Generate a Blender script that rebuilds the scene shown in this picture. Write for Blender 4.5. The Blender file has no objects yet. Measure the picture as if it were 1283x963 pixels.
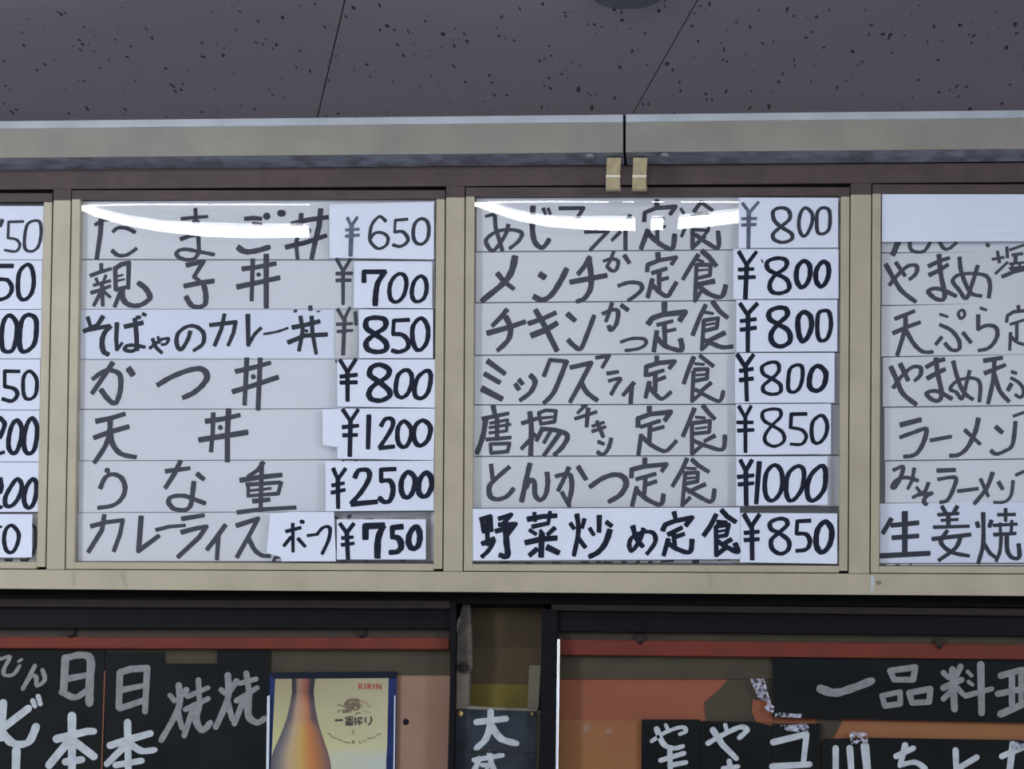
import bpy, bmesh, math, random
from mathutils import Vector, Matrix
random.seed(7)
PI = math.pi
# ------------------------------------------------------------------ camera, world, exposure
FPX = 2600.0                       # focal length in pixels of the 1283 x 963 frame
TILT = 0.165                       # the menu cabinet leans forward by this much
CAM = Vector((0.0, 0.0, 1.30))
def Rx(a): return Matrix.Rotation(a, 3, 'X')
RB = Matrix.Rotation(0.08578, 3, 'Z') @ Matrix.Rotation(0.05283, 3, 'X') @ Matrix.Rotation(-0.00496, 3, 'Y')
RW = Rx(TILT) @ RB                 # camera frame (X right, Y forward, Z up) -> world
sc = bpy.context.scene
cam = bpy.data.cameras.new('camera'); camo = bpy.data.objects.new('camera', cam)
sc.collection.objects.link(camo); sc.camera = camo
cam.sensor_width = 36.0; cam.lens = 36.0 * FPX / 1283.0; cam.clip_start = 0.05
camo.matrix_world = Matrix.Translation(CAM) @ (RW @ Matrix(((1,0,0),(0,0,-1),(0,1,0)))).to_4x4()
w = bpy.data.worlds.new('room_light'); sc.world = w; w.use_nodes = True
w.node_tree.nodes['Background'].inputs[0].default_value = (0.80, 0.88, 1.0, 1)
w.node_tree.nodes['Background'].inputs[1].default_value = 0.36
sc.view_settings.view_transform = 'Standard'; sc.view_settings.look = 'None'
sc.view_settings.exposure = 0.26; sc.view_settings.gamma = 1.0
TUBE_Y, TUBE_Z = 2.80, CAM.z + 1.300      # the first row of ceiling tubes
TUBE_POWER = 24.0
for sx in (-1, 1):                         # fill lights added out of view on both sides of the board
    L = bpy.data.lights.new('side_fill_light', 'AREA'); L.shape = 'RECTANGLE'; L.size = 0.6; L.size_y = 1.6
    L.energy = 62; L.color = (0.86, 0.92, 1.0)
    lo = bpy.data.objects.new('side_fill_light', L); sc.collection.objects.link(lo)
    lo.location = (sx * 2.9, 1.0, 2.62)
    lo.rotation_euler = (Vector((0, 3.9, 2.1)) - lo.location).to_track_quat('-Z', 'Y').to_euler()

# ------------------------------------------------------------------ mapping photograph -> planes of the place
def ray(px, py, R): return R @ Vector((px - 641.5, FPX, -(py - 481.5)))
def B(px, py, d):                  # point of the leaning cabinet, d = distance of its plane
    v = ray(px, py, RB); return CAM + Rx(TILT) @ (v * (d / v.y))
def W(px, py, y):                  # point of an upright plane y = const
    v = ray(px, py, RW); return CAM + v * (y / v.y)
ZC = W(642, 146, 3.755).z          # ceiling height
def Cp(px, py):                    # point of the ceiling
    v = ray(px, py, RW); return CAM + v * ((ZC - CAM.z) / v.z)
NB = Rx(TILT) @ Vector((0, 1, 0)); NW = Vector((0, 1, 0))

# ------------------------------------------------------------------ materials
def mat(name, col, rough=0.6, metal=0.0, spec=0.5, var=0.0, scale=8.0, col2=None, bump=0.0, bscale=60.0, coat=0.0):
    m = bpy.data.materials.new(name); m.use_nodes = True; nt = m.node_tree; p = nt.nodes['Principled BSDF']
    p.inputs['Base Color'].default_value = (*col, 1); p.inputs['Roughness'].default_value = rough
    p.inputs['Metallic'].default_value = metal; p.inputs['Specular IOR Level'].default_value = spec
    p.inputs['Coat Weight'].default_value = coat
    geo = nt.nodes.new('ShaderNodeNewGeometry')
    if var or col2:
        n = nt.nodes.new('ShaderNodeTexNoise'); n.inputs['Scale'].default_value = scale; n.inputs['Detail'].default_value = 5
        r = nt.nodes.new('ShaderNodeValToRGB')
        c2 = col2 if col2 else tuple(c * (1 - var) for c in col)
        r.color_ramp.elements[0].position = 0.35; r.color_ramp.elements[0].color = (*c2, 1)
        r.color_ramp.elements[1].position = 0.65; r.color_ramp.elements[1].color = (*col, 1)
        nt.links.new(geo.outputs['Position'], n.inputs['Vector'])
        nt.links.new(n.outputs['Fac'], r.inputs['Fac']); nt.links.new(r.outputs['Color'], p.inputs['Base Color'])
    if bump:
        n = nt.nodes.new('ShaderNodeTexNoise'); n.inputs['Scale'].default_value = bscale; n.inputs['Detail'].default_value = 3
        b = nt.nodes.new('ShaderNodeBump'); b.inputs['Strength'].default_value = bump; b.inputs['Distance'].default_value = 0.002
        nt.links.new(geo.outputs['Position'], n.inputs['Vector'])
        nt.links.new(n.outputs['Fac'], b.inputs['Height']); nt.links.new(b.outputs['Normal'], p.inputs['Normal'])
    return m
M = {}
M['frame'] = mat('beige_painted_metal', (0.455, 0.392, 0.282), 0.4, 0.0, 0.5, scale=14, col2=(0.40, 0.343, 0.242), bump=0.15, bscale=500)
M['head'] = mat('shaded_brown_metal', (0.088, 0.060, 0.058), 0.6, spec=0.3, scale=20, col2=(0.07, 0.048, 0.048), bump=0.1, bscale=300)  # brown tone paints in the shade across the top of the frame
M['rail'] = mat('brushed_rail_metal', (0.30, 0.28, 0.24), 0.5, 0.0, 0.4, scale=9, col2=(0.245, 0.23, 0.20), bump=0.1, bscale=400)
M['lip'] = mat('bright_rail_edge', (0.50, 0.52, 0.57), 0.4, 0.0, 0.5, var=0.15, scale=12)
M['under'] = mat('dusty_blue_metal', (0.26, 0.27, 0.33), 0.5, 0.0, 0.5, scale=28, col2=(0.12, 0.12, 0.15))
M['brass'] = mat('pale_brass', (0.42, 0.34, 0.20), 0.45, 0.0, 0.5, scale=80, col2=(0.34, 0.27, 0.16))
M['brassedge'] = mat('worn_brass_edge', (0.75, 0.7, 0.58), 0.4)
M['dark'] = mat('dark_gap', (0.012, 0.011, 0.012), 0.8)
M['backing'] = mat('grey_backing_board', (0.10, 0.10, 0.11), 0.8)
M['paper'] = mat('grey_white_paper', (0.70, 0.70, 0.735), 0.75, spec=0.2, scale=5, col2=(0.66, 0.66, 0.695))
M['white'] = mat('white_paper', (0.74, 0.765, 0.88), 0.7, spec=0.2, scale=5, col2=(0.705, 0.735, 0.85))
M['cream'] = mat('aged_paper', (0.64, 0.63, 0.63), 0.75, spec=0.2, var=0.06, scale=9)
M['ink'] = mat('dark_navy_marker', (0.015, 0.018, 0.034), 0.65, spec=0.15, scale=40, col2=(0.009, 0.011, 0.024))
M['inkg'] = mat('grey_marker', (0.044, 0.047, 0.066), 0.65, spec=0.2, scale=60, col2=(0.034, 0.038, 0.055))
M['inkp'] = mat('glare_paled_marker', (0.12, 0.14, 0.20), 0.6, spec=0.3, scale=60, col2=(0.07, 0.085, 0.125))  # tube glare over the yen signs, painted into the ink colour
M['board'] = mat('black_sign_board', (0.004, 0.005, 0.006), 0.6, spec=0.12, scale=12, col2=(0.008, 0.0095, 0.010))
M['board2'] = mat('slate_sign_board', (0.016, 0.020, 0.026), 0.5, spec=0.12, scale=25, col2=(0.035, 0.042, 0.055))
M['chalk'] = mat('white_brush_paint', (0.50, 0.53, 0.56), 0.7, spec=0.2, scale=60, col2=(0.40, 0.42, 0.45))
M['chalkg'] = mat('greyish_brush_paint', (0.26, 0.255, 0.26), 0.7, spec=0.2, scale=60, col2=(0.20, 0.195, 0.20))
M['blackwood'] = mat('black_stained_wood', (0.006, 0.0055, 0.007), 0.6, spec=0.12, var=0.3, scale=30)
M['brownwood'] = mat('dark_brown_wood', (0.034, 0.024, 0.021), 0.65, spec=0.12, scale=25, col2=(0.026, 0.020, 0.020))
M['taupe'] = mat('taupe_band', (0.072, 0.052, 0.044), 0.65, spec=0.12, scale=18, col2=(0.065, 0.050, 0.045))
M['red'] = mat('dull_red_band', (0.17, 0.036, 0.024), 0.6, spec=0.12, scale=14, col2=(0.13, 0.032, 0.023))
M['olive'] = mat('olive_brown_board', (0.072, 0.058, 0.040), 0.65, spec=0.12, scale=12, col2=(0.058, 0.047, 0.034))
M['salmon'] = mat('salmon_board', (0.27, 0.09, 0.05), 0.6, spec=0.12, scale=6, col2=(0.235, 0.08, 0.046))
M['tan'] = mat('tan_board', (0.28, 0.13, 0.055), 0.6, spec=0.12, scale=6, col2=(0.26, 0.105, 0.05))
M['peach'] = mat('peach_board', (0.30, 0.18, 0.13), 0.6, spec=0.12, scale=6, col2=(0.26, 0.15, 0.10))
M['recess'] = mat('brown_recess_paint', (0.085, 0.062, 0.036), 0.7, spec=0.12, scale=10, col2=(0.070, 0.052, 0.032))
M['mustard'] = mat('mustard_paint', (0.165, 0.130, 0.028), 0.7, spec=0.12, scale=10, col2=(0.125, 0.10, 0.028))
M['greywood'] = mat('weathered_grey_wood', (0.24, 0.205, 0.17), 0.75, scale=40, col2=(0.16, 0.135, 0.11), bump=0.3, bscale=90)
M['darkgreywood'] = mat('dark_weathered_wood', (0.10, 0.082, 0.065), 0.75, scale=70, col2=(0.055, 0.045, 0.038), bump=0.4, bscale=120)
M['olivetrim'] = mat('olive_beige_trim', (0.17, 0.15, 0.10), 0.6, var=0.2, scale=20)
M['chrome'] = mat('polished_strip', (0.80, 0.84, 0.92), 0.25, 0.6)
M['blue'] = mat('navy_blue_border', (0.018, 0.032, 0.12), 0.5, spec=0.12, var=0.3, scale=20)
M['darkblue'] = mat('blue_black_edge', (0.008, 0.010, 0.022), 0.5, spec=0.12)
M['gold'] = mat('gold_pin', (0.65, 0.48, 0.18), 0.3, 0.8)
M['rust'] = mat('dull_pin', (0.14, 0.11, 0.06), 0.5, 0.5)
M['steel'] = mat('steel_screw', (0.30, 0.31, 0.34), 0.4, 0.6)
M['tape'] = mat('shiny_clear_tape', (0.55, 0.55, 0.66), 0.12, 0.0, 0.8, scale=60, col2=(0.34, 0.33, 0.42), coat=0.6)
M['lamp_body'] = mat('white_lamp_housing', (0.7, 0.7, 0.7), 0.5)
M['disc'] = mat('dark_blue_grey_plastic', (0.020, 0.026, 0.040), 0.5)
M['emblem'] = mat('bronze_print', (0.20, 0.14, 0.07), 0.6, scale=200, col2=(0.10, 0.07, 0.05))
M['emblem2'] = mat('pale_gold_print', (0.36, 0.27, 0.15), 0.6)
M['printred'] = mat('red_print', (0.38, 0.05, 0.04), 0.6)
M['printblack'] = mat('black_print', (0.045, 0.035, 0.03), 0.6)
M['printgrey'] = mat('grey_print', (0.15, 0.13, 0.09), 0.6)
M['stain'] = mat('faint_grey_stain', (0.36, 0.31, 0.225), 0.5)
M['outlinec'] = mat('stain', (0.22, 0.18, 0.12), 0.7)
m = bpy.data.materials.new('lit_tube'); m.use_nodes = True; nt = m.node_tree
e = nt.nodes.new('ShaderNodeEmission'); e.inputs[0].default_value = (0.90, 0.95, 1, 1); e.inputs[1].default_value = TUBE_POWER
nt.links.new(e.outputs[0], nt.nodes['Material Output'].inputs[0]); M['tube'] = m
nt = M['tape'].node_tree; out = nt.nodes['Material Output']
n_ = nt.nodes.new('ShaderNodeTexNoise'); n_.inputs['Scale'].default_value = 140; n_.inputs['Detail'].default_value = 4
r_ = nt.nodes.new('ShaderNodeValToRGB'); r_.color_ramp.elements[0].position = 0.42; r_.color_ramp.elements[1].position = 0.60
t_ = nt.nodes.new('ShaderNodeBsdfTransparent'); m_ = nt.nodes.new('ShaderNodeMixShader'); g_ = nt.nodes.new('ShaderNodeNewGeometry')
nt.links.new(g_.outputs['Position'], n_.inputs['Vector']); nt.links.new(n_.outputs['Fac'], r_.inputs['Fac']); nt.links.new(r_.outputs['Color'], m_.inputs[0])
nt.links.new(t_.outputs[0], m_.inputs[1]); nt.links.new(nt.nodes['Principled BSDF'].outputs[0], m_.inputs[2]); nt.links.new(m_.outputs[0], out.inputs[0])
# clear acrylic: Fresnel mix of transparency and a sharp reflection
m = bpy.data.materials.new('clear_acrylic'); m.use_nodes = True; nt = m.node_tree
for n in list(nt.nodes):
    if n.type == 'BSDF_PRINCIPLED': nt.nodes.remove(n)
geo = nt.nodes.new('ShaderNodeNewGeometry'); dt = nt.nodes.new('ShaderNodeVectorMath'); dt.operation = 'DOT_PRODUCT'
ab = nt.nodes.new('ShaderNodeMath'); ab.operation = 'ABSOLUTE'; om = nt.nodes.new('ShaderNodeMath'); om.operation = 'SUBTRACT'; om.inputs[0].default_value = 1.0
p5 = nt.nodes.new('ShaderNodeMath'); p5.operation = 'POWER'; p5.inputs[1].default_value = 5.0
fr = nt.nodes.new('ShaderNodeMath'); fr.operation = 'MULTIPLY_ADD'; fr.inputs[1].default_value = 0.46; fr.inputs[2].default_value = 0.04
nt.links.new(geo.outputs['Incoming'], dt.inputs[0]); nt.links.new(geo.outputs['Normal'], dt.inputs[1]); nt.links.new(dt.outputs['Value'], ab.inputs[0])
nt.links.new(ab.outputs[0], om.inputs[1]); nt.links.new(om.outputs[0], p5.inputs[0]); nt.links.new(p5.outputs[0], fr.inputs[0])
tr = nt.nodes.new('ShaderNodeBsdfTransparent'); tr.inputs[0].default_value = (0.985, 0.99, 1, 1)
gl = nt.nodes.new('ShaderNodeBsdfGlossy'); gl.inputs['Roughness'].default_value = 0.012
mx = nt.nodes.new('ShaderNodeMixShader'); mul = nt.nodes.new('ShaderNodeMath'); mul.operation = 'MULTIPLY'; mul.inputs[1].default_value = 1.9
nt.links.new(fr.outputs[0], mul.inputs[0]); nt.links.new(mul.outputs[0], mx.inputs[0])
nt.links.new(tr.outputs[0], mx.inputs[1]); nt.links.new(gl.outputs[0], mx.inputs[2])
nt.links.new(mx.outputs[0], nt.nodes['Material Output'].inputs[0]); M['acrylic'] = m
# pitted ceiling tile
m = mat('pitted_ceiling_tile', (0.185, 0.165, 0.182), 0.9, spec=0.1); nt = m.node_tree; p = nt.nodes['Principled BSDF']
geo = nt.nodes.new('ShaderNodeNewGeometry')
def pits(scale, thr, off):
    mp = nt.nodes.new('ShaderNodeMapping'); mp.inputs['Location'].default_value = off; mp.inputs['Scale'].default_value = (1, 0.33, 1)
    ns = nt.nodes.new('ShaderNodeTexNoise'); ns.inputs['Scale'].default_value = 90
    mixv = nt.nodes.new('ShaderNodeMix'); mixv.data_type = 'VECTOR'; mixv.inputs[0].default_value = 0.012
    v = nt.nodes.new('ShaderNodeTexVoronoi'); v.inputs['Scale'].default_value = scale
    sep = nt.nodes.new('ShaderNodeSeparateColor')
    a = nt.nodes.new('ShaderNodeMath'); a.operation = 'MULTIPLY'; a.inputs[1].default_value = thr
    c = nt.nodes.new('ShaderNodeMath'); c.operation = 'LESS_THAN'
    nt.links.new(geo.outputs['Position'], mp.inputs[0]); nt.links.new(mp.outputs[0], ns.inputs['Vector'])
    nt.links.new(mp.outputs[0], mixv.inputs[4]); nt.links.new(ns.outputs['Color'], mixv.inputs[5])
    nt.links.new(mixv.outputs[1], v.inputs['Vector']); nt.links.new(v.outputs['Color'], sep.inputs[0])
    pw = nt.nodes.new('ShaderNodeMath'); pw.operation = 'POWER'; pw.inputs[1].default_value = 2.0
    nt.links.new(sep.outputs[0], pw.inputs[0]); nt.links.new(pw.outputs[0], a.inputs[0])
    nt.links.new(v.outputs['Distance'], c.inputs[0]); nt.links.new(a.outputs[0], c.inputs[1])
    return c
c1 = pits(46, 0.17, (0, 0, 0.3)); c2 = pits(85, 0.24, (3, 5, 0.1))
mxm = nt.nodes.new('ShaderNodeMath'); mxm.operation = 'MAXIMUM'
nt.links.new(c1.outputs[0], mxm.inputs[0]); nt.links.new(c2.outputs[0], mxm.inputs[1])
cm = nt.nodes.new('ShaderNodeMix'); cm.data_type = 'RGBA'; cm.inputs[6].default_value = (0.185, 0.165, 0.182, 1); cm.inputs[7].default_value = (0.035, 0.032, 0.038, 1)
nt.links.new(mxm.outputs[0], cm.inputs[0]); nt.links.new(cm.outputs[2], p.inputs['Base Color'])
bp = nt.nodes.new('ShaderNodeBump'); bp.invert = True; bp.inputs['Strength'].default_value = 0.6; bp.inputs['Distance'].default_value = 0.002
nt.links.new(mxm.outputs[0], bp.inputs['Height']); nt.links.new(bp.outputs['Normal'], p.inputs['Normal'])
M['tile'] = m
# printed artwork takes its colours from a colour attribute
m = mat('printed_artwork', (1, 1, 1), 0.5, spec=0.4); nt = m.node_tree
ca = nt.nodes.new('ShaderNodeVertexColor'); ca.layer_name = 'print'
nt.links.new(ca.outputs[0], nt.nodes['Principled BSDF'].inputs['Base Color']); M['print'] = m

# ------------------------------------------------------------------ object helpers
C = sc.collection
def link(name, verts, faces, material, parent=None, smooth=False):
    """one mesh object with its origin at the bottom centre of its bounds"""
    lo = [min(v[i] for v in verts) for i in range(3)]; hi = [max(v[i] for v in verts) for i in range(3)]
    org = Vector(((lo[0]+hi[0])/2, (lo[1]+hi[1])/2, lo[2]))
    me = bpy.data.meshes.new(name); me.from_pydata([tuple(Vector(v)-org) for v in verts], [], faces); me.update()
    me.materials.append(material)
    if smooth:
        for f in me.polygons: f.use_smooth = True
    o = bpy.data.objects.new(name, me); C.objects.link(o)
    if parent:
        o.parent = parent; o.location = org - parent['_w'] if '_w' in parent else org - WL[parent.name]
    else: o.location = org
    WL[o.name] = org
    return o
WL = {}
def thing(name, label, cat, loc, group=None, kind=None):
    o = bpy.data.objects.new(name, None); C.objects.link(o); o.empty_display_size = 0.05
    o.location = loc; WL[o.name] = Vector(loc)
    if kind: o['kind'] = kind
    else: o['label'] = label; o['category'] = cat
    if group: o['group'] = group
    return o
def tag(o, label, cat, group=None):
    o['label'] = label; o['category'] = cat
    if group: o['group'] = group
    return o
def struct(o): o['kind'] = 'structure'; return o
def prism(poly, n, t):
    """poly (front points) pushed back along n by t"""
    k = len(poly); vs = list(poly) + [p + n * t for p in poly]
    area = sum((poly[i].x * poly[(i+1) % k].z - poly[(i+1) % k].x * poly[i].z) for i in range(k))
    f = [tuple(range(k)), tuple(range(2*k-1, k-1, -1))] + [(i, i+k, (i+1) % k + k, (i+1) % k) for i in range(k)]
    if area < 0: f = [tuple(reversed(q)) for q in f]
    return vs, f
def slabB(name, pp, d, t, material, parent=None, bev=0.0):
    vs, f = prism([B(x, y, d) for x, y in pp], NB, t); o = link(name, vs, f, material, parent)
    if bev: bv(o, bev)
    return o
def slabW(name, pp, y, t, material, parent=None, bev=0.0):
    vs, f = prism([W(a, b, y) for a, b in pp], NW, t); o = link(name, vs, f, material, parent)
    if bev: bv(o, bev)
    return o
def bv(o, wd):
    b = o.modifiers.new('edge', 'BEVEL'); b.width = wd; b.segments = 2; b.limit_method = 'ANGLE'
def bend(pts, per=5):
    """Catmull-Rom through the points of a brush stroke"""
    P = [pts[0]] + pts + [pts[-1]]; out = []
    if pts[0] == pts[-1] and len(pts) > 3: P = [pts[-2]] + pts + [pts[1]]
    for i in range(1, len(P)-2):
        p0, p1, p2, p3 = P[i-1], P[i], P[i+1], P[i+2]
        for k in range(per):
            t = k / per
            out.append(tuple(0.5*((2*p1[a]) + (-p0[a]+p2[a])*t + (2*p0[a]-5*p1[a]+4*p2[a]-p3[a])*t*t + (-p0[a]+3*p1[a]-3*p2[a]+p3[a])*t**3) for a in (0, 1)))
    out.append(pts[-1]); return out
def strokes(text, ox, oy, s, fat=1.0, rnd=False):
    """'w x,y x,y / ~w x,y ...' in enlarged pixels from (ox, oy); returns flat quads and round ends"""
    vs, fs = [], []
    for st in text.split('/'):
        tk = st.split()
        if not tk: continue
        cur = tk[0][0] == '~'; wd = float(tk[0].lstrip('~')) / s * fat
        pts = [tuple(float(q) for q in t.split(',')) for t in tk[1:]]
        pts = [(ox + a/s, oy + b/s) for a, b in pts]
        if cur and len(pts) > 2: pts = bend(pts)
        n = len(pts); closed = n > 3 and math.hypot(pts[0][0]-pts[-1][0], pts[0][1]-pts[-1][1]) < 0.3
        rr = []
        for i in range(n):
            a_, b_ = pts[max(0, i-1)], pts[min(n-1, i+1)]; th = math.atan2(b_[1]-a_[1], b_[0]-a_[0])
            ch = 0.13 * math.cos(2*(th - 1.25)) if cur else 0.0          # broad side of the marker tip
            rr.append(wd/2 * (1.0 + ch + 0.06*math.sin(i*1.7 + pts[0][0])))
        dot = n == 2 and math.hypot(pts[0][0]-pts[1][0], pts[0][1]-pts[1][1]) < wd*0.6
        if not closed: rr[0] *= 1.05; rr[-1] *= 0.95
        for i in range(n):
            r = rr[i]; b = len(vs); K = 10
            if rnd or closed or dot or 0 < i < n-1:
                for k in range(K): vs.append((pts[i][0] + r*math.cos(2*PI*k/K+.3), pts[i][1] + r*math.sin(2*PI*k/K+.3)))
                fs.append(tuple(range(b, b+K)))
            if i < n-1:
                (x1, y1), (x2, y2) = pts[i], pts[i+1]
                dx, dy = x2-x1, y2-y1; l = math.hypot(dx, dy)
                if l < 1e-6: continue
                dx /= l; dy /= l; nx, ny = -dy, dx; b = len(vs); r2 = rr[i+1]
                e1 = 0.6*r if (i == 0 and not rnd and not closed and not dot) else 0; e2 = 0.6*r2 if (i == n-2 and not rnd and not closed and not dot) else 0
                lft = [(x1-dx*e1+nx*r*.62, y1-dy*e1+ny*r*.62), (x1-dx*e1*.5+nx*r, y1-dy*e1*.5+ny*r)] if e1 else [(x1+nx*r, y1+ny*r)]
                rgt = [(x2+dx*e2*.5+nx*r2, y2+dy*e2*.5+ny*r2), (x2+dx*e2+nx*r2*.62, y2+dy*e2+ny*r2*.62), (x2+dx*e2-nx*r2*.8, y2+dy*e2-ny*r2*.8), (x2+dx*e2*.7-nx*r2, y2+dy*e2*.7-ny*r2)] if e2 else [(x2+nx*r2, y2+ny*r2), (x2-nx*r2, y2-ny*r2)]
                bk = [(x1-dx*e1*.7-nx*r, y1-dy*e1*.7-ny*r), (x1-dx*e1-nx*r*.8, y1-dy*e1-ny*r*.8)] if e1 else [(x1-nx*r, y1-ny*r)]
                q = lft + rgt + bk; vs += q; fs.append(tuple(range(b, b+len(q))))
    return vs, fs
def lettering(name, text, ox, oy, s, mapper, dist, material, parent, fat=1.0):
    brush = material.name in ('white_brush_paint', 'greyish_brush_paint')
    vs, fs = strokes(text, ox, oy, s, fat * (1.08 if brush else 1.0), brush)
    # stack the overlapping pieces a hair apart so that they never share a plane
    off = [0.0] * len(vs)
    for i, f in enumerate(fs):
        for v in f: off[v] = ((i * 7) % 41) * 6e-6
    return link(name, [mapper(x, y, dist - off[i]) for i, (x, y) in enumerate(vs)], fs, material, parent)

# ------------------------------------------------------------------ wall, ceiling, rail
DF = 4.000                          # front plane of the cabinet frame
struct(link('wall_back', *prism([Vector((-2.2, 4.13, 0.9)), Vector((2.2, 4.13, 0.9)), Vector((2.2, 4.13, ZC+0.1)), Vector((-2.2, 4.13, ZC+0.1))], NW, 0.08), M['brownwood']))
def clip_line(a, b, y):             # x of the ceiling line a-b at world y
    t = (y - a.y) / (b.y - a.y); return a.x + (b.x - a.x) * t
A1, A2 = Cp(432, 0), Cp(397, 150); B1, B2 = Cp(874, 0), Cp(795, 139)
yw = 4.12; ys = Cp(215, 2).y; yf = 0.9
ceil = struct(link('ceiling', [(-2.2, yf, ZC+.02), (2.2, yf, ZC+.02), (2.2, yw, ZC+.02), (-2.2, yw, ZC+.02), (-2.2, yf, ZC+.08), (2.2, yf, ZC+.08), (2.2, yw, ZC+.08), (-2.2, yw, ZC+.08)],
    [(0,1,2,3), (7,6,5,4), (0,4,5,1), (1,5,6,2), (2,6,7,3), (3,7,4,0)], M['dark']))
shA = (A1.x - A2.x)/(A1.y - A2.y); shB = (B1.x - B2.x)/(B1.y - B2.y); sh = (shA+shB)/2
seamx = []
xa = A1.x; xb = B1.x; step = 0.0
def seam(k, y):
    if k == 0: return clip_line(A1, A2, y)
    if k == 1: return clip_line(B1, B2, y)
    wdt = 0.95
    return (clip_line(A1, A2, y) + k*wdt) if k < 0 else (clip_line(B1, B2, y) + (k-1)*wdt)
rows = [yw, ys, ys-0.45, ys-0.90, ys-1.35]
def cx(v): return max(-2.15, min(2.15, v))
for k in range(-4, 5):
    for r in range(4):
        y1, y0 = rows[r], rows[r+1]
        if y1 < yf: continue
        off = (0.20 if k >= 0 else 0.0) if r else 0.0
        e0 = y0 if True else y0
        if k >= 0: e0 = y0 - 0.12; y1 = y1 - (0.12 if r else 0)
        e0 = max(e0, yf)
        g = 0.0012
        q = [Vector((cx(seam(k, y1)+g), y1-g, ZC)), Vector((cx(seam(k+1, y1)-g), y1-g, ZC)), Vector((cx(seam(k+1, e0)-g), e0+g, ZC)), Vector((cx(seam(k, e0)+g), e0+g, ZC))]
        if abs(q[0].x-q[1].x) < .02 or abs(q[2].x-q[3].x) < .02: continue
        vs = q + [p + Vector((0, 0, .018)) for p in q]
        f = [(0,1,2,3), (7,6,5,4), (0,4,5,1), (1,5,6,2), (2,6,7,3), (3,7,4,0)]
        o = link('ceiling_tile', vs, f, M['tile'], ceil)
# round dark ceiling fitting at the top edge of the view
c0 = Cp(786, -16); N = 40; rad = 0.062
vs = []
for (rr, zz) in ((rad*.95, 0), (rad, -.006), (rad*.93, -.014), (rad*.5, -.017)):
    for k in range(N): vs.append(c0 + Vector((rr*math.cos(2*PI*k/N), rr*math.sin(2*PI*k/N), zz)))
fs = [tuple(range(N-1, -1, -1))] + [tuple(range(3*N, 4*N))]
for a in range(3): fs += [(a*N+k, a*N+(k+1) % N, (a+1)*N+(k+1) % N, (a+1)*N+k) for k in range(N)]
t = thing('ceiling_speaker', 'round dark blue-grey fitting on the ceiling at the top edge of the photo', 'ceiling fitting', c0)
link('cover', vs, fs, M['disc'], t, True)
vs = [c0 + Vector((rr*math.cos(2*PI*k/N), rr*math.sin(2*PI*k/N), zz)) for rr, zz in ((rad*1.12, -.0005), (rad*1.10, -.005), (rad*.9, -.005)) for k in range(N)]
link('ring', vs, [(a*N+k, a*N+(k+1) % N, (a+1)*N+(k+1) % N, (a+1)*N+k) for a in range(2) for k in range(N)], M['disc'], t, True)

YR = 3.755                          # front of the metal rail under the ceiling
def rail_y(y): return y
def rtop(x): return 152 - 14*x/1283.0
def rbot(x): return 197.5 - 11.5*x/1283.0
for nm, x0, x1, lab in (('metal_rail', -420, 780.6, 'long grey metal rail under the ceiling left of the joint above the brackets'), ('metal_rail', 784, 1700, 'grey metal rail under the ceiling right of the joint above the brackets')):
    t = thing(nm, lab, 'rail', W((x0+x1)/2, rbot(600), YR), 'metal rails under the ceiling')
    slabW('face', [(x0, rtop(x0)+8), (x1, rtop(x1)+8), (x1, rbot(x1)), (x0, rbot(x0))], YR, 0.004, M['rail'], t)
    slabW('top_lip', [(x0, rtop(x0)-1), (x1, rtop(x1)-1), (x1, rtop(x1)+9), (x0, rtop(x0)+9)], YR-0.005, 0.010, M['lip'], t, 0.002)
    # underside, running back to the cabinet
    a, b = W(x0, rbot(x0)-1, YR+.004), W(x1, rbot(x1)-1, YR+.004); up = Vector((0, 0, .004)); bk = Vector((0, .080, 0))
    q = [a, b, b+bk, a+bk]; vs = q + [p+up for p in q]
    link('underside', vs, [(3,2,1,0), (4,5,6,7), (0,1,5,4), (1,2,6,5), (2,3,7,6), (3,0,4,7)], M['under'], t)
    sx = 739 if x0 < 0 else 833
    cc = W(sx, 201, YR+0.02); vs = []; K = 16
    for rr, zz in ((.010, 0), (.010, -.002), (.006, -.005)):
        vs += [cc + Vector((rr*math.cos(2*PI*k/K), rr*math.sin(2*PI*k/K), zz)) for k in range(K)]
    # sits on the underside
    dz = (W(sx, rbot(sx)-1, YR).z - cc.z)
    link('screw', [v + Vector((0, 0, dz)) for v in vs], [(a_*K+k, a_*K+(k+1) % K, (a_+1)*K+(k+1) % K, (a_+1)*K+k) for a_ in range(2) for k in range(K)] + [tuple(range(2*K, 3*K))], M['steel'], t, True)
# the two brass brackets hanging at the rail joint
for x0, x1, lab in ((759.5, 777, 'left of the two pale brass brackets hanging below the rail joint'), (792.5, 810, 'right of the two pale brass brackets hanging below the rail joint')):
    t = thing('hanging_bracket', lab, 'bracket', W((x0+x1)/2, 238, YR+.03), 'brass brackets at the rail joint')
    slabW('upper_plate', [(x0+.8, 197), (x1+1.2, 197), (x1-.2, 220), (x0, 220)], YR+.030, 0.014, M['brass'], t, 0.001)
    slabW('fold', [(x0-.2, 219.2), (x1, 219.2), (x1, 221.8), (x0-.2, 221.8)], YR+.0285, 0.016, M['brassedge'], t)
    slabW('lower_plate', [(x0-.4, 221), (x1-.8, 221), (x1+.8, 237), (x0-.6, 237)], YR+.032, 0.014, M['brass'], t, 0.0015)

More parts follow.
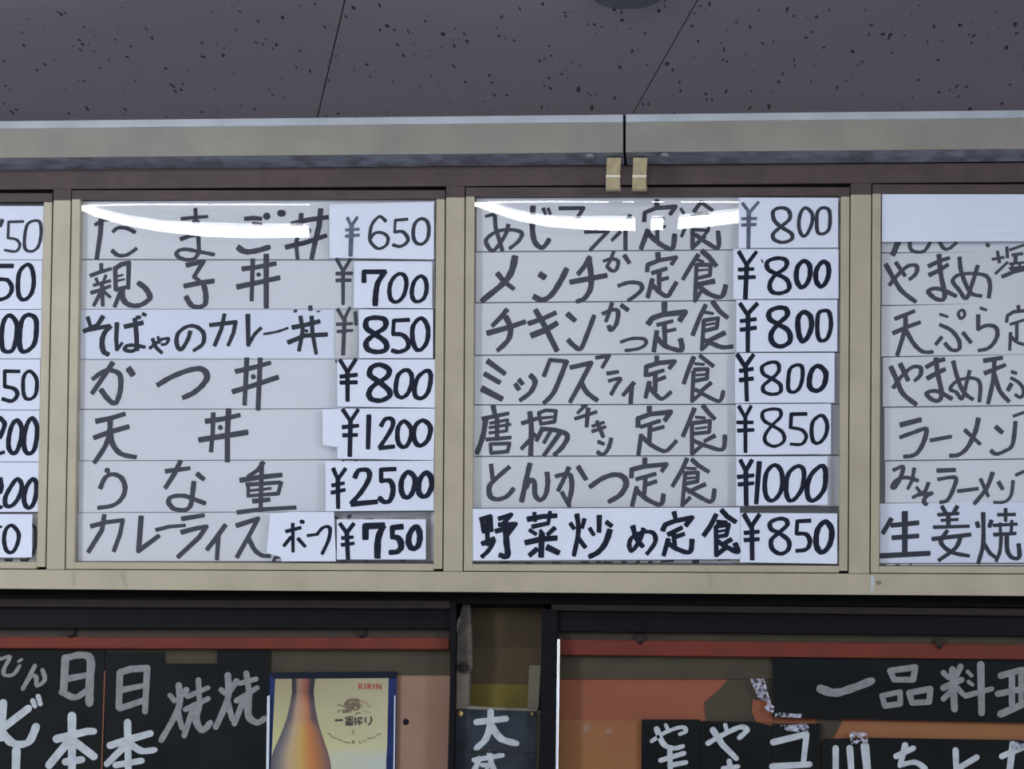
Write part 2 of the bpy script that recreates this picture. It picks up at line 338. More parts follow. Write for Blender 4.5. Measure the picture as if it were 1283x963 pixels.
# ------------------------------------------------------------------ the menu cabinet
cab = thing('menu_cabinet', 'long beige painted metal menu cabinet frame leaning forward under the ceiling', 'display cabinet', B(642, 742, DF))
def bot(x): return 737.5 + 9*x/1283.0           # lower edge of the cabinet
def crb(x): return 713.2 + 6.2*x/1283.0         # crack above the bottom rail
def crt(x): return 238.2 - 9.6*x/1283.0         # crack below the head rail
def top(x): return 212.5 - 9.0*x/1283.0
def lerp(a, b, t): return a + (b-a)*t
def vx(xt, xb, y): return lerp(xt, xb, (y-245)/470.0)
MULL = [((66.3, 57.3), (89.3, 81.4)), ((558.2, 554.8), (582.8, 580.2)), ((1065.2, 1062.8), (1092.2, 1090.0))]
PW = [((MULL[0][0][0]-492, MULL[0][0][1]-497), MULL[0][0]), (MULL[0][1], MULL[1][0]), (MULL[1][1], MULL[2][0]), (MULL[2][1], (MULL[2][1][0]+486, MULL[2][1][1]+487))]
YH = lambda x: 251.0 - 9.0*x/1283.0             # where the painted-in shade ends and the beige begins
XL, XR = PW[0][0][0]-26, PW[3][1][0]+26
slabB('bottom_rail', [(XL, crb(XL)), (XR, crb(XR)), (XR, bot(XR)), (XL, bot(XL))], DF, 0.03, M['frame'], cab, 0.0015)
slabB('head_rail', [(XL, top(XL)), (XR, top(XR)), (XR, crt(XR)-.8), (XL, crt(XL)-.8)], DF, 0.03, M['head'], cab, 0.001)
ms = [((PW[0][0][0]-24, PW[0][0][1]-24), PW[0][0])] + MULL + [(PW[3][1], (PW[3][1][0]+24, PW[3][1][1]+24))]
for (l, r) in ms:
    def px(p, y, o): return vx(p[0], p[1], y)+o
    yt = YH(l[0])
    slabB('mullion', [(px(l, yt, .7), yt), (px(r, yt, -.7), yt), (px(r, crb(r[0])-.4, -.7), crb(r[0])-.4), (px(l, crb(l[0])-.4, .7), crb(l[0])-.4)], DF, 0.028, M['frame'], cab, 0.001)
    yc = crt(l[0])-.8
    slabB('mullion_shaded_top', [(px(l, yc, .7), yc), (px(r, yc, -.7), yc), (px(r, yt, -.7), yt), (px(l, yt, .7), yt)], DF-.0005, 0.028, M['head'], cab)  # top of the upright, its shade painted in as brown
slabB('back_board', [(XL, top(XL)), (XR, top(XR)), (XR, bot(XR)-2), (XL, bot(XL)-2)], DF+.031, 0.012, M['dark'], cab)
# dark soffit box behind the head, closing the gap to the ceiling and wall
slabB('top_filler', [(XL, top(XL)-10), (XR, top(XR)-10), (XR, top(XR)+4), (XL, top(XL)+4)], DF+.032, 0.03, M['dark'], cab)

slabB('paint_chip', [(1090.5, 722), (1094.5, 721), (1095.5, 729), (1093.5, 738), (1092.5, 744), (1091, 744), (1091.5, 731)], DF-.0006, 0.0006, M['lip'], cab)
slabB('paint_stain', [(1097, 728), (1103, 727), (1105, 731), (1099, 733)], DF-.0004, 0.0004, M['outlinec'], cab)
slabB('paint_stain', [(148, 715), (158, 715), (157, 726), (160, 735), (157, 736), (153, 727)], DF-.0004, 0.0004, M['stain'], cab)
slabB('paint_stain', [(90, 716), (95, 717), (94, 733), (91, 735)], DF-.0004, 0.0004, M['stain'], cab)
slabB('paint_stain', [(885, 718), (891, 718), (892, 733), (887, 736), (889, 728)], DF-.0004, 0.0004, M['stain'], cab)
# tube reflected in the bulging acrylic: slope of the sheet that sends the view to the tube
Ri = Rx(-TILT)
TB = Ri @ (Vector((0, TUBE_Y, TUBE_Z)) - CAM)       # the tube row in the cabinet's frame
def need_slope(px, py, d):
    v = ray(px, py, RB); P = v * (d / v.y); v = v.normalized(); lo, hi = -0.4, 0.6
    for _ in range(40):
        s = (lo+hi)/2; n = Vector((0, -1, s)).normalized(); r = v - 2*v.dot(n)*n
        z = P.z + r.z * (TB.y - P.y) / r.y
        if z > TB.z: hi = s
        else: lo = s
    s = (lo+hi)/2; n = Vector((0, -1, s)).normalized(); r = v - 2*v.dot(n)*n
    return s, (P + r * ((TB.y-P.y)/r.y)).x
def interp(tb, x):
    if x <= tb[0][0]: return tb[0][1]
    for (a, b), (c, d) in zip(tb, tb[1:]):
        if x <= c: return b + (d-b)*(x-a)/(c-a)
    return tb[-1][1]
ARC = [(0, 258), (.045, 268), (.13, 278), (.22, 285), (.33, 290), (.47, 292), (.62, 291), (.78, 289), (1, 287)]
ARC3 = [(0, 252), (.06, 262), (.12, 271), (.20, 278), (.31, 281), (.45, 281.5), (.55, 279.5), (.64, 276), (.72, 271), (1, 262)]
DS = DF + 0.006                                      # acrylic plane
def panel(i, label):
    l, r = PW[i]
    p = thing('menu_window', label, 'menu window', B((l[1]+r[1])/2, crb(l[0]), DF), 'framed menu windows of the cabinet')
    s = 11.5                                          # sash width in the photo
    def q(pr, y, o): return vx(pr[0], pr[1], y) + o
    yt0, yb1 = crt(l[0])+.8, crb(l[0])-1.0; yt1 = yt0+11.5; yb0 = yb1-8.5
    yh = YH(l[0])-1
    for side in (0, 1):
        pr = l if side == 0 else r; a, b = (.8, s) if side == 0 else (-s, -.8)
        slabB('stile', [(q(pr, yh, a), yh), (q(pr, yh, b), yh), (q(pr, yb1, b), yb1), (q(pr, yb1, a), yb1)], DF+.0012, 0.022, M['frame'], p, 0.001)
        slabB('stile_shaded_top', [(q(pr, yt0, a), yt0), (q(pr, yt0, b), yt0), (q(pr, yh, b), yh), (q(pr, yh, a), yh)], DF+.0010, 0.022, M['head'], p)  # upper end of the stile in the painted shade colour
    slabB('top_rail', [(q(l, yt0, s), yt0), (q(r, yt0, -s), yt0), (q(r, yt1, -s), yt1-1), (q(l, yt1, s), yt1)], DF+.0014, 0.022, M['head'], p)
    slabB('lower_rail', [(q(l, yb0, s), yb0), (q(r, yb0, -s), yb0+2), (q(r, yb1, -s), yb1+2.2), (q(l, yb1, s), yb1)], DF+.0014, 0.022, M['frame'], p, 0.001)
    slabB('backing', [(q(l, yt1-4, s-2), yt1-4), (q(r, yt1-4, 2-s), yt1-4), (q(r, yb0+4, 2-s), yb0+5), (q(l, yb0+4, s-2), yb0+4)], DF+.0205, 0.003, M['backing'], p)
    # the acrylic sheet, bulged near its top edge
    arc = ARC3 if i == 2 else ARC; sh_ = {0: -6, 1: 0, 2: 0, 3: -8}[i]
    NX = 70; xs = [k/NX for k in range(NX+1)]
    ylist = [yb0+1] + [lerp(yb0, 400, k/6) for k in range(1, 7)] + [lerp(400, yt1-3, k/150) for k in range(1, 151)]
    grid = []
    for u in xs:
        xt = lerp(q(l, 260, s-1), q(r, 260, 1-s), u)
        ya = interp(arc, u) + sh_; sl, _ = need_slope(xt, ya, DS)
        kk = lerp(9.0, 2.0, min(1, u/.35))            # extra curvature pinches the reflection at the left corner
        h = 0.0; col = []; pz = None
        for y in ylist:
            z = (ya - y) * DS / FPX                   # metres above the arc
            if z < -0.055: S = 0.0
            elif z < -0.012: a = (z+.055)/.043; S = a*a*(3-2*a) * (1 - .012*kk)
            else: S = 1 + kk*z
            ye = y - (yt1+1.5)
            if ye < 7: a = max(0, ye/7); S = S * a*a*(3-2*a)
            zz = -y * DS / FPX
            if pz is not None: h += sl * S * (zz - pz)
            pz = zz
            x = lerp(q(l, y, s-1), q(r, y, 1-s), u)
            col.append(B(x, y, DS) + NB * min(h, .013))
        grid.append(col)
    n = len(ylist); vs = [v for c in grid for v in c]
    fs = [(a*n+b, (a+1)*n+b, (a+1)*n+b+1, a*n+b+1) for a in range(NX) for b in range(n-1)]
    link('acrylic_sheet', vs, fs, M['acrylic'], p, True)
    return p
panel(0, 'menu window cut by the left edge of the photo, only its price column visible')
panel(1, 'framed menu window second from the left, rice bowl dishes from 650 to 2500 yen')
panel(2, 'framed menu window right of centre, set meals from 800 to 1000 yen')
panel(3, 'menu window cut by the right edge, its top row covered by blank white paper')

# ------------------------------------------------------------------ paper strips and price cards
DP = DF + 0.0192                    # strips behind the acrylic
DC = DF + 0.0030                    # cards stuck on the front of the acrylic
INK = {'k': 'ink', 'g': 'inkg', 'p': 'inkp'}
def paper(name, label, cat, group, pp, behind, material, marks):
    d = DP if behind else DC
    o = slabB(name, pp, d, 0.0006, M[material]); tag(o, label, cat, group)
    for mk in marks:
        ink, ox, oy, s, text = mk
        lettering('lettering', text, ox, oy, s, B, d-.0003, M[INK[ink]], o)
    return o
S1 = 5.346; S2 = 6.415; S0 = 6.02
G1, G2, G3, G0 = 'menu strips in the second window', 'menu strips in the third window', 'menu strips in the window at the right edge', 'price cards in the window at the left edge'
P1, P2 = 'price cards of the second window', 'price cards of the third window'
def row(xl, xr, y0, y1, y2, y3):    # left top, right top, right bottom, left bottom
    return [(xl, y0+.4), (xr, y1+.4), (xr, y2-.4), (xl, y3-.4)]
# ---- window 2
paper('menu_strip', 'grey-white menu strip reading たまご丼, topmost under the tube glare', 'menu strip', G1, row(102.5, 545.5, 252, 249, 325.5, 324.6), 1, 'paper', [
 ('g', 96, 245, S1, '34 165,145 160,250 135,420/24 125,195 170,165 235,155/~28 245,240 280,215 340,220 390,245/~28 240,370 280,400 340,395 400,355/26 795,90 800,160/24 705,155 800,145 875,140/20 780,172 820,172/28 700,290 760,268 820,262/30 815,270 820,380/~28 820,380 790,420 740,430 690,415 668,390 690,365 740,360 820,375 920,395/30 1130,155 1180,150 1235,155/20 1180,185 1240,190/~42 1085,350 1130,375 1200,370 1290,345'),
 ('g', 326, 245, S1, '46 44,138 48,138/46 136,118 150,118/34 215,190 330,160 450,145/30 275,125 268,200 240,320 250,420/36 405,95 395,200 370,300 345,420/32 175,345 300,315 440,268/44 318,235 322,237')])
paper('menu_strip', 'grey-white menu strip reading 親子丼 between the glare strip and the bright curry strip', 'menu strip', G1, row(101.6, 545, 325.4, 326, 387, 387.2), 1, 'paper', [
 ('g', 96, 245, S1, '26 165,460 165,505/26 95,535 160,510 230,490/20 130,555 145,590/20 195,535 180,575/24 115,600 225,570/26 100,650 165,630 225,605/28 170,590 175,735/26 165,640 115,735/24 180,640 225,680/30 258,490 262,630/32 255,490 300,460 350,450 345,620/16 275,540 310,530/16 275,570 320,560/26 265,630 340,610/28 295,640 255,740/~36 305,640 310,690 350,730 420,735 480,700 490,670 460,620 415,585/32 740,465 850,440 785,545/~26 785,545 810,560 830,580/34 725,605 820,585 915,572/~34 850,590 865,660 860,725 820,745 770,735 735,680/34 1115,490 1200,480 1330,455/30 1180,430 1172,700/36 1270,400 1270,745/36 1080,610 1200,585 1355,550/30 1218,528 1222,530'),
 ('g', 326, 245, S1, '24 512,425 555,505 605,425/24 512,522 615,520/24 512,568 605,566/26 555,505 555,725')])
paper('menu_strip', 'bright white menu strip reading そばやのカレー丼, third from top', 'menu strip', G1, row(101, 419, 387.2, 387, 449.6, 450), 1, 'white', [
 ('k', 96, 380, S1, '28 75,95 95,160/32 175,90 140,145 50,185/28 60,180 220,150/~34 225,155 185,200 170,260 180,320 210,340/30 270,135 265,240 270,310/22 270,310 305,265/32 325,155 440,130/32 390,105 400,200 405,310/~28 400,300 370,320 325,310 335,285 380,280 455,292/26 405,95 425,92/26 445,70 462,78/22 490,300 520,275 570,240/~22 570,240 615,235 600,270 570,275/~24 510,240 530,290 570,330/20 545,225 555,265/~28 760,190 745,240 700,310 670,270 680,200 740,155 800,155 850,200 845,270 785,315/28 895,145 1065,125 1050,200 1015,280/28 990,75 970,170 925,280/32 1147,80 1150,280/~26 1150,280 1190,210 1235,165'),
 ('k', 326, 380, S1, '~20 25,205 110,190 185,165/32 220,160 300,145 395,120/28 270,90 285,180 260,315/28 345,90 350,200 375,335/32 190,260 300,215 445,208/22 308,183 312,185'),
 ('g', 326, 380, S1, '22 232,52 240,50/30 335,22 337,42/10 380,55 400,52')])
paper('price_card', 'small aged yen sign slip between the カレー strip and the 850 card', 'price card', P1, row(419.4, 449, 387, 387, 449.6, 449.6), 1, 'cream', [
 ('g', 326, 380, S1, '24 520,40 560,110 600,30/22 515,140 615,135/22 520,188 618,180/30 565,110 555,340/26 637,60 642,140')])
paper('menu_strip', 'grey-white menu strip reading かつ丼, directly above the tendon strip of the second window', 'menu strip', G1, row(100.4, 545, 450.2, 449.4, 511.5, 512.4), 1, 'paper', [
 ('g', 96, 380, S1, '~34 110,505 180,455 240,450 290,480 295,560 280,630 255,670 210,640 165,580/34 240,400 180,490 105,600/46 350,440 375,475/~40 545,545 640,490 760,445 840,440 875,490 840,550 780,600 715,630/32 1070,455 1200,425 1295,398/32 1140,372 1125,675/34 1230,372 1215,708/36 1050,590 1180,550 1345,495/34 1183,490 1187,492'),
 ('g', 326, 380, S1, '18 510,385 512,390')])
paper('menu_strip', 'grey-white menu strip with two widely spaced characters 天丼 beside the 1200 card', 'menu strip', G1, row(99.4, 545, 512.8, 511.6, 575, 577), 1, 'paper', [
 ('g', 96, 505, S1, '34 135,120 230,100 320,72/34 120,230 230,190 345,158/~34 225,110 220,200 190,290 120,395/~34 225,200 245,280 300,340 395,360/34 870,120 980,105 1090,80/32 915,70 912,200 900,320/38 1018,45 1010,200 1010,385/38 825,245 980,220 1140,195/34 962,162 964,164')])
paper('menu_strip', 'grey-white menu strip reading うな重 beside the 2500 card', 'menu strip', G1, row(98.6, 545, 577.2, 575.4, 640.2, 642), 1, 'paper', [
 ('g', 96, 505, S1, '36 205,450 208,452/~32 160,565 190,500 240,475 300,500 325,570 300,640 240,685 145,700/30 600,455 680,445 755,435/32 695,390 650,480 595,565/34 810,475 850,508/~32 785,530 775,620 760,690 720,715 650,705 615,660 640,625 720,620 780,640 860,670/30 1250,398 1210,450 1150,490/34 1100,515 1230,495 1370,480/28 1140,545 1360,530/26 1150,545 1150,625/26 1370,530 1350,605 1150,620/20 1160,585 1300,570/30 1240,400 1232,720/34 1185,655 1290,645/30 1080,730 1240,710 1465,698')])
paper('menu_strip', 'grey-white menu strip reading カレーライス, bottom of the second window', 'menu strip', G1, row(97.8, 545, 642, 640.6, 703, 703), 1, 'paper', [
 ('g', 96, 600, S1, '30 100,315 190,290 310,275 290,370 250,480/32 185,243 170,340 80,485/34 432,255 415,480 550,380/26 535,340 620,318 725,310/32 710,265 850,242/32 705,355 800,330 870,318 820,390 680,520/32 995,310 930,400 875,470/32 950,370 940,535/32 1075,310 1215,265 1160,370 1075,520/~30 1150,390 1190,470 1240,510 1295,515'),
 ('g', 326, 600, S1, '22 90,548 100,525 130,520')])
paper('price_card', 'white price card reading ¥650, top of the second window', 'price card', P1, row(413, 543.5, 256, 252, 325.6, 323), 0, 'white', [
 ('p', 326, 245, S1, '22 585,150 610,205 650,145/20 575,230 660,225/22 575,272 660,264/30 612,205 605,400'),
 ('g', 326, 245, S1, '~22 840,170 800,140 750,190 735,260 740,310 790,355 845,330 855,280 820,250 770,250 740,285/20 985,158 905,165 900,245/~24 900,245 950,240 985,275 985,310 940,340 890,330/~24 1075,155 1035,190 1025,260 1040,310 1080,325 1120,290 1130,220 1115,170 1075,155')])
paper('price_card', 'white price card reading ¥700, below the 650 card', 'price card', P1, row(443.4, 541.5, 326.6, 327, 386.4, 386), 0, 'white', [
 ('k', 326, 245, S1, '34 695,575 695,510 835,510/~36 835,510 790,580 775,650 770,730/~28 925,525 880,570 865,640 880,700 920,710 960,670 980,590 965,535 925,525/~28 1070,540 1030,580 1015,650 1030,700 1065,708 1100,680 1115,620 1105,560 1070,540')])
paper('price_card', 'white price card reading 850 in the second window', 'price card', P1, row(449.4, 542.5, 387, 387, 449, 449), 0, 'white', [
 ('k', 326, 380, S1, '~36 775,95 715,110 712,165 770,205 840,260 840,310 780,325 720,305 712,255 770,205 835,160 835,110 775,95/28 995,110 895,115 890,205/~32 890,205 950,210 990,250 985,300 930,325 885,315/~30 1070,100 1025,150 1020,230 1040,300 1075,310 1115,260 1125,180 1105,120 1070,100')])
paper('price_card', 'white price card reading ¥800 beside かつ丼, with a pale streak', 'price card', P1, row(422.6, 545, 449.6, 449.6, 511, 509.5), 0, 'white', [
 ('k', 326, 380, S1, '28 535,380 585,460 640,375/28 540,490 645,478/28 540,530 645,528/30 585,460 585,650/~36 800,410 745,430 735,480 790,520 860,580 865,620 810,650 745,640 728,600 760,550 850,490 860,440 800,410/~30 975,445 925,480 908,560 915,610 950,630 990,600 1015,530 1010,470 975,445/~30 1115,450 1060,490 1035,560 1040,620 1080,635 1120,600 1140,530 1140,470 1115,450')])
paper('price_card', 'white price card reading ¥1200 with a cut lower left corner', 'price card', P1, [(404, 512.5), (425, 511.6), (545, 511.6), (543.5, 576.3), (423, 574.3), (422.5, 560), (404.5, 557)], 0, 'white', [
 ('k', 326, 505, S1, '28 555,45 605,120 655,45/28 555,160 655,150/28 558,215 648,212/32 605,120 600,350/34 728,85 722,300/~30 810,150 840,105 885,110 880,170 800,295/30 800,300 895,290/~30 965,120 925,160 920,240 940,285 975,290 1005,240 1010,170 965,120/~32 1090,115 1040,150 1028,220 1050,275 1085,280 1125,240 1140,160 1090,115')])
paper('price_card', 'white price card reading ¥2500, sixth price in the second window', 'price card', P1, row(408, 543.5, 577.5, 576.5, 639.5, 640.5), 0, 'white', [
 ('k', 326, 505, S1, '28 490,440 520,510 570,440/26 485,550 560,535/26 480,598 565,580/30 520,510 522,700/~34 635,495 660,450 720,450 730,500 680,590 610,670/34 615,675 780,660/30 905,440 810,445 810,520/~34 810,520 870,520 890,580 870,650 830,660 800,635/~34 990,460 950,510 945,580 965,625 1000,625 1030,570 1035,500 990,460/~36 1110,465 1070,510 1060,580 1080,620 1120,615 1150,550 1140,490 1110,465'),
 ('g', 326, 505, S1, '10 550,385 562,383/10 635,385 650,383')])
paper('price_card', 'aged slip with cut-off marks framing the ¥750 card', 'price card', P1, row(418, 540.5, 641.4, 641, 703, 703), 1, 'cream', [
 ('g', 326, 600, S1, '22 500,255 515,262/24 590,255 605,245/8 700,268 755,266/14 550,550 575,550/14 700,552 725,552/12 940,548 975,548')])
paper('price_card', 'white price card with thick ¥750 at the bottom of the second window', 'price card', P1, row(422, 533.5, 650, 650, 701, 701), 0, 'white', [
 ('k', 326, 600, S1, '28 535,300 580,360 625,300/24 550,395 620,388/24 548,440 625,430/30 580,360 588,532/44 705,395 705,315 825,310/~42 820,320 790,400 785,520/36 950,318 885,325 885,385/~40 885,385 930,400 945,450 920,485 870,490/~38 1035,320 1000,370 995,430 1020,465 1055,450 1070,390 1060,335 1035,320')])
paper('price_card', 'white slip reading ポーク between カレーライス and its price', 'price card', P1, [(338.5, 644), (363, 641), (418.5, 641), (421, 703), (353, 703), (352, 698), (334, 692)], 0, 'white', [
 ('k', 326, 600, S1, '24 175,350 270,325/24 218,300 220,485/24 205,390 160,445/26 255,400 300,450/28 278,285 286,287/20 318,378 380,370/~24 380,370 420,325 465,325 460,400 415,500')])
# ---- window 3
paper('menu_strip', 'grey-white menu strip reading あじフライ定食, under the tube glare', 'menu strip', G2, row(597, 1053, 248, 246, 311.5, 315), 1, 'paper', [
 ('g', 590, 240, S1, '22 100,165 160,150/30 160,165 165,240 210,390/~28 250,225 225,300 150,395 105,350 110,310 180,265 270,255 340,275 320,330 260,380/~34 415,105 412,250 430,340 480,375 525,320/24 485,115 500,150/22 518,115 532,150/28 595,112 755,110 710,180/26 765,270 920,265 800,390/26 1000,270 945,325/30 1065,160 1035,240 1035,385/34 1245,60 1245,110/30 1160,195 1165,140 1240,110 1370,100 1335,150/26 1225,190 1290,180/34 1185,260 1140,380/~34 1190,280 1240,330 1300,370 1350,380 1365,290/24 1270,240 1300,232/28 1245,200 1250,330'),
 ('g', 825, 240, S1, '28 240,130 285,70 360,125/22 150,115 170,145/24 175,250 155,300/22 240,150 330,145/30 230,160 228,375 310,300/22 240,255 335,260 290,310/22 335,150 335,255/~30 250,290 330,345 400,375 400,270')])
paper('menu_strip', 'grey-white menu strip reading メンチかつ定食 just below the strip under the glare', 'menu strip', G2, row(596.2, 1053, 315.8, 312.2, 374.8, 378.8), 1, 'paper', [
 ('g', 590, 240, S1, '~44 295,440 270,540 210,620 75,730/34 180,550 220,600 285,650/44 465,555 492,573/~40 425,705 480,725 540,690 600,600 640,520/34 795,440 760,500 720,550/36 670,605 780,585 905,562/~36 790,450 805,560 800,650 760,715 710,735/~26 890,465 940,450 985,465 975,520 945,530 915,505/24 955,405 935,460 910,500/32 1030,430 1060,475/~30 990,630 1060,608 1130,615 1145,650 1110,690 1055,728/36 1252,415 1255,450/30 1180,530 1185,490 1260,460 1375,440 1345,485/28 1215,545 1310,515/34 1262,540 1260,650/28 1262,592 1320,577/32 1215,590 1185,705/~32 1210,620 1260,670 1315,700 1345,660 1375,610'),
 ('g', 825, 240, S1, '30 265,425 215,500 165,585/36 295,400 340,440 385,495/22 260,455 300,470/28 255,490 245,730 290,660/28 260,490 350,490 345,560 260,580/16 270,527 330,522/34 370,600 270,620/~34 260,620 330,680 420,705 450,630')])
paper('menu_strip', 'grey-white menu strip reading チキンかつ定食 between メンチ and ミックス, third row of the third window', 'menu strip', G2, row(595.4, 1052, 379.6, 375.6, 441, 444.6), 1, 'paper', [
 ('g', 590, 375, S1, '32 240,70 200,120 145,175/36 115,225 260,185 360,150/~36 235,120 265,190 250,270 180,340/34 390,160 480,130 565,90/40 410,240 500,205 575,160/38 435,75 490,170 575,340/36 650,100 695,140/~32 655,275 690,310 735,330 780,230 825,110/~30 885,95 945,70 985,80 975,160 940,205 925,180/28 945,28 925,90 905,145/32 1010,40 1050,70/~26 1005,285 1080,262 1160,265 1170,300 1120,330 1035,342/40 1296,28 1296,80/38 1190,160 1215,125 1290,100 1435,85 1400,140/26 1250,170 1350,145/34 1296,180 1300,290/26 1300,215 1370,200/32 1245,215 1225,345/~34 1240,250 1300,310 1390,340 1415,330 1405,270'),
 ('g', 825, 375, S1, '32 315,40 280,110 230,235/34 365,18 410,80 460,120/24 310,85 365,95/28 305,140 290,335 350,280/28 310,140 400,125 390,190 310,210/18 320,170 375,160/34 440,225 330,280/~34 310,275 370,300 430,320 495,315')])
paper('menu_strip', 'grey-white menu strip reading ミックスフライ定食 with thin mixed-fry katakana, middle row of the third window', 'menu strip', G2, row(594.6, 1052, 445.4, 441.8, 505.6, 506.6), 1, 'paper', [
 ('g', 590, 375, S1, '36 115,415 225,495/36 95,500 190,555/42 80,600 205,665/34 300,570 320,600/34 325,540 345,565/~34 400,510 430,550 400,620 330,675/30 490,510 530,405 640,415/~34 640,415 600,520 550,630 490,692/32 670,455 805,425 740,550 665,685/~32 740,560 780,625 845,675/26 840,390 925,378 880,455/26 915,495 985,485/~28 925,545 1000,530 970,580 940,635/30 1090,560 1020,640/32 1078,580 1070,690/32 1245,385 1245,410/32 1172,510 1175,450 1260,425 1365,415 1330,460/28 1190,505 1290,475/34 1235,510 1235,610/28 1240,545 1300,520/32 1195,555 1170,655/~30 1200,590 1240,640 1282,665 1340,620'),
 ('g', 825, 375, S1, '32 235,390 205,460 170,560/30 280,378 320,410 365,445/22 245,430 305,435/28 235,485 225,680 290,625/28 240,470 330,465 325,530 245,545/18 255,507 310,502/30 350,560 290,610/~28 250,605 330,650 410,680 435,615')])
paper('menu_strip', 'grey-white menu strip reading 唐揚チキン定食 with tiny slanting katakana, beside the thin 850 price', 'menu strip', G2, row(593.8, 1052, 507.4, 506.4, 569.6, 571.2), 1, 'paper', [
 ('g', 590, 500, S1, '34 150,50 160,100/28 80,130 250,95/~34 100,130 80,250 40,360/22 130,160 245,138 238,215/22 125,190 265,168/22 125,225 240,212/30 175,130 175,270/26 105,270 265,256/26 130,300 135,360 245,350 260,295 130,300/28 345,160 440,130/~32 395,90 405,200 400,370/30 430,235 340,330/26 455,95 470,170/26 455,92 500,74 570,78 560,150 470,165/20 475,125 560,118/30 480,195 440,275/~34 470,200 560,205 645,240 620,310 560,372/28 530,220 490,290/32 590,235 490,375/22 745,50 775,42/24 760,48 715,92/26 700,130 840,85/30 785,65 775,180/22 815,180 890,155/24 815,215 900,185/28 845,150 885,250/26 855,285 890,300/~28 850,355 885,370 920,330 940,265/36 1195,55 1195,90/34 1120,180 1118,130 1200,100 1338,85 1300,140/28 1140,185 1265,145/34 1200,170 1195,285/26 1215,205 1290,185/30 1140,240 1122,370/~30 1140,245 1200,300 1260,335 1310,345 1375,280'),
 ('g', 825, 500, S1, '32 240,65 205,150 165,245/32 300,45 335,90 375,130/22 250,120 310,125/28 225,165 225,365 290,310/28 230,160 345,145 340,220 240,230/18 250,197 320,187/30 375,245 310,280/~30 240,280 330,315 430,335 445,245')])
paper('menu_strip', 'grey-white menu strip reading とんかつ定食 beside the 1000 price', 'menu strip', G2, row(593, 1052, 572, 570.4, 634, 636.4), 1, 'paper', [
 ('g', 590, 500, S1, '30 135,440 145,530/~34 255,455 180,520 125,580 130,650 180,670 240,650 285,600/~34 395,435 375,520 340,680/~32 370,590 400,540 425,560 430,640 465,675 500,640 515,560 510,495/~32 570,515 640,500 670,520 675,600 655,690/28 610,625 660,715/32 655,460 620,540 585,610/34 720,455 770,535/~38 800,585 880,530 960,505 1020,520 1040,570 1000,640 925,685/36 1165,400 1165,440/32 1075,520 1078,470 1160,450 1310,435 1280,480/28 1110,535 1235,500/32 1170,520 1160,640/28 1180,570 1240,550/30 1110,590 1080,710/~32 1110,610 1180,670 1270,705 1290,640'),
 ('g', 825, 500, S1, '30 190,400 160,470 95,580/30 225,405 270,445 335,485/22 190,462 250,465/28 180,490 160,710 210,660/28 175,495 265,490 260,550 180,565/18 195,529 250,524/30 310,570 200,620/~30 185,600 270,650 355,685 375,605')])
paper('menu_strip', 'aged strip end peeking out below the bottom strip of the third window', 'menu strip', G2, row(593, 1051, 690, 690, 706, 704), 1, 'cream', [
 ('k', 590, 600, S1, '12 190,557 260,557/10 365,560 415,560/12 550,560 600,560/12 740,558 790,558/12 840,556 870,556/12 890,558 945,558/14 1010,557 1040,555/18 1110,560 1125,552/14 1190,556 1215,553'),
 ('k', 825, 600, S1, '14 20,552 100,548/26 235,555 265,550/10 400,540 480,537')])
paper('menu_strip', 'bright white menu strip reading 野菜炒め定食 in bold black', 'menu strip', G2, row(592.2, 927, 636.6, 635, 700.5, 702.5), 0, 'white', [
 ('k', 590, 600, S1, '30 75,275 85,350 145,340/32 65,270 130,250 135,340/22 75,312 140,300/26 108,260 110,400/32 78,432 155,398/30 110,360 112,440/~32 75,518 120,475 155,410/32 190,265 270,238 215,300/32 190,305 300,300 250,365/34 170,348 270,322/~38 235,340 238,420 245,515 195,508/36 385,268 480,250 570,245/28 425,228 430,280/28 530,220 520,285/30 415,318 520,295/28 395,342 435,368/26 465,345 478,360/32 560,328 515,370/38 370,425 480,400 570,395/40 475,370 470,515/34 440,470 395,508/40 515,458 585,492/30 668,298 690,330/30 760,270 745,325/~30 710,240 720,350 690,510/32 715,390 765,455/36 860,250 858,350/30 797,332 822,372/32 910,290 940,312/~40 930,345 900,430 850,490 795,518/~32 1085,320 1110,400 1150,450/~30 1155,335 1130,410 1080,480 1060,440 1080,390 1150,355 1220,360 1235,420 1180,500'),
 ('k', 825, 600, S1, '34 105,225 112,255/34 30,340 45,305 110,280 225,258 185,308/32 68,370 155,325/32 100,350 110,450/32 110,388 170,368/32 65,405 35,508/~34 65,430 130,470 210,488 225,410/34 385,240 350,310 305,375/34 425,210 460,250 515,285/26 395,285 455,290/32 385,320 388,508 450,460/30 390,315 470,305 455,375 400,385/18 405,350 450,342/34 485,405 425,440/~34 400,420 460,455 530,488 515,435')])
paper('price_card', 'white price card reading ¥800, topmost in the third window', 'price card', P2, row(925.5, 1050, 247, 247.5, 310.5, 311), 0, 'white', [
 ('p', 825, 240, S1, '22 565,80 610,140 670,70/20 560,182 655,180/22 560,224 650,220/28 605,140 602,375'),
 ('g', 825, 240, S1, '~26 820,108 770,130 775,190 820,235 890,280 890,320 830,340 775,320 770,280 820,235 880,180 870,125 820,108/~24 985,108 950,150 940,230 960,290 990,290 1025,220 1030,150 985,108/~24 1100,108 1065,140 1060,220 1070,275 1110,280 1145,240 1145,130 1100,108')])
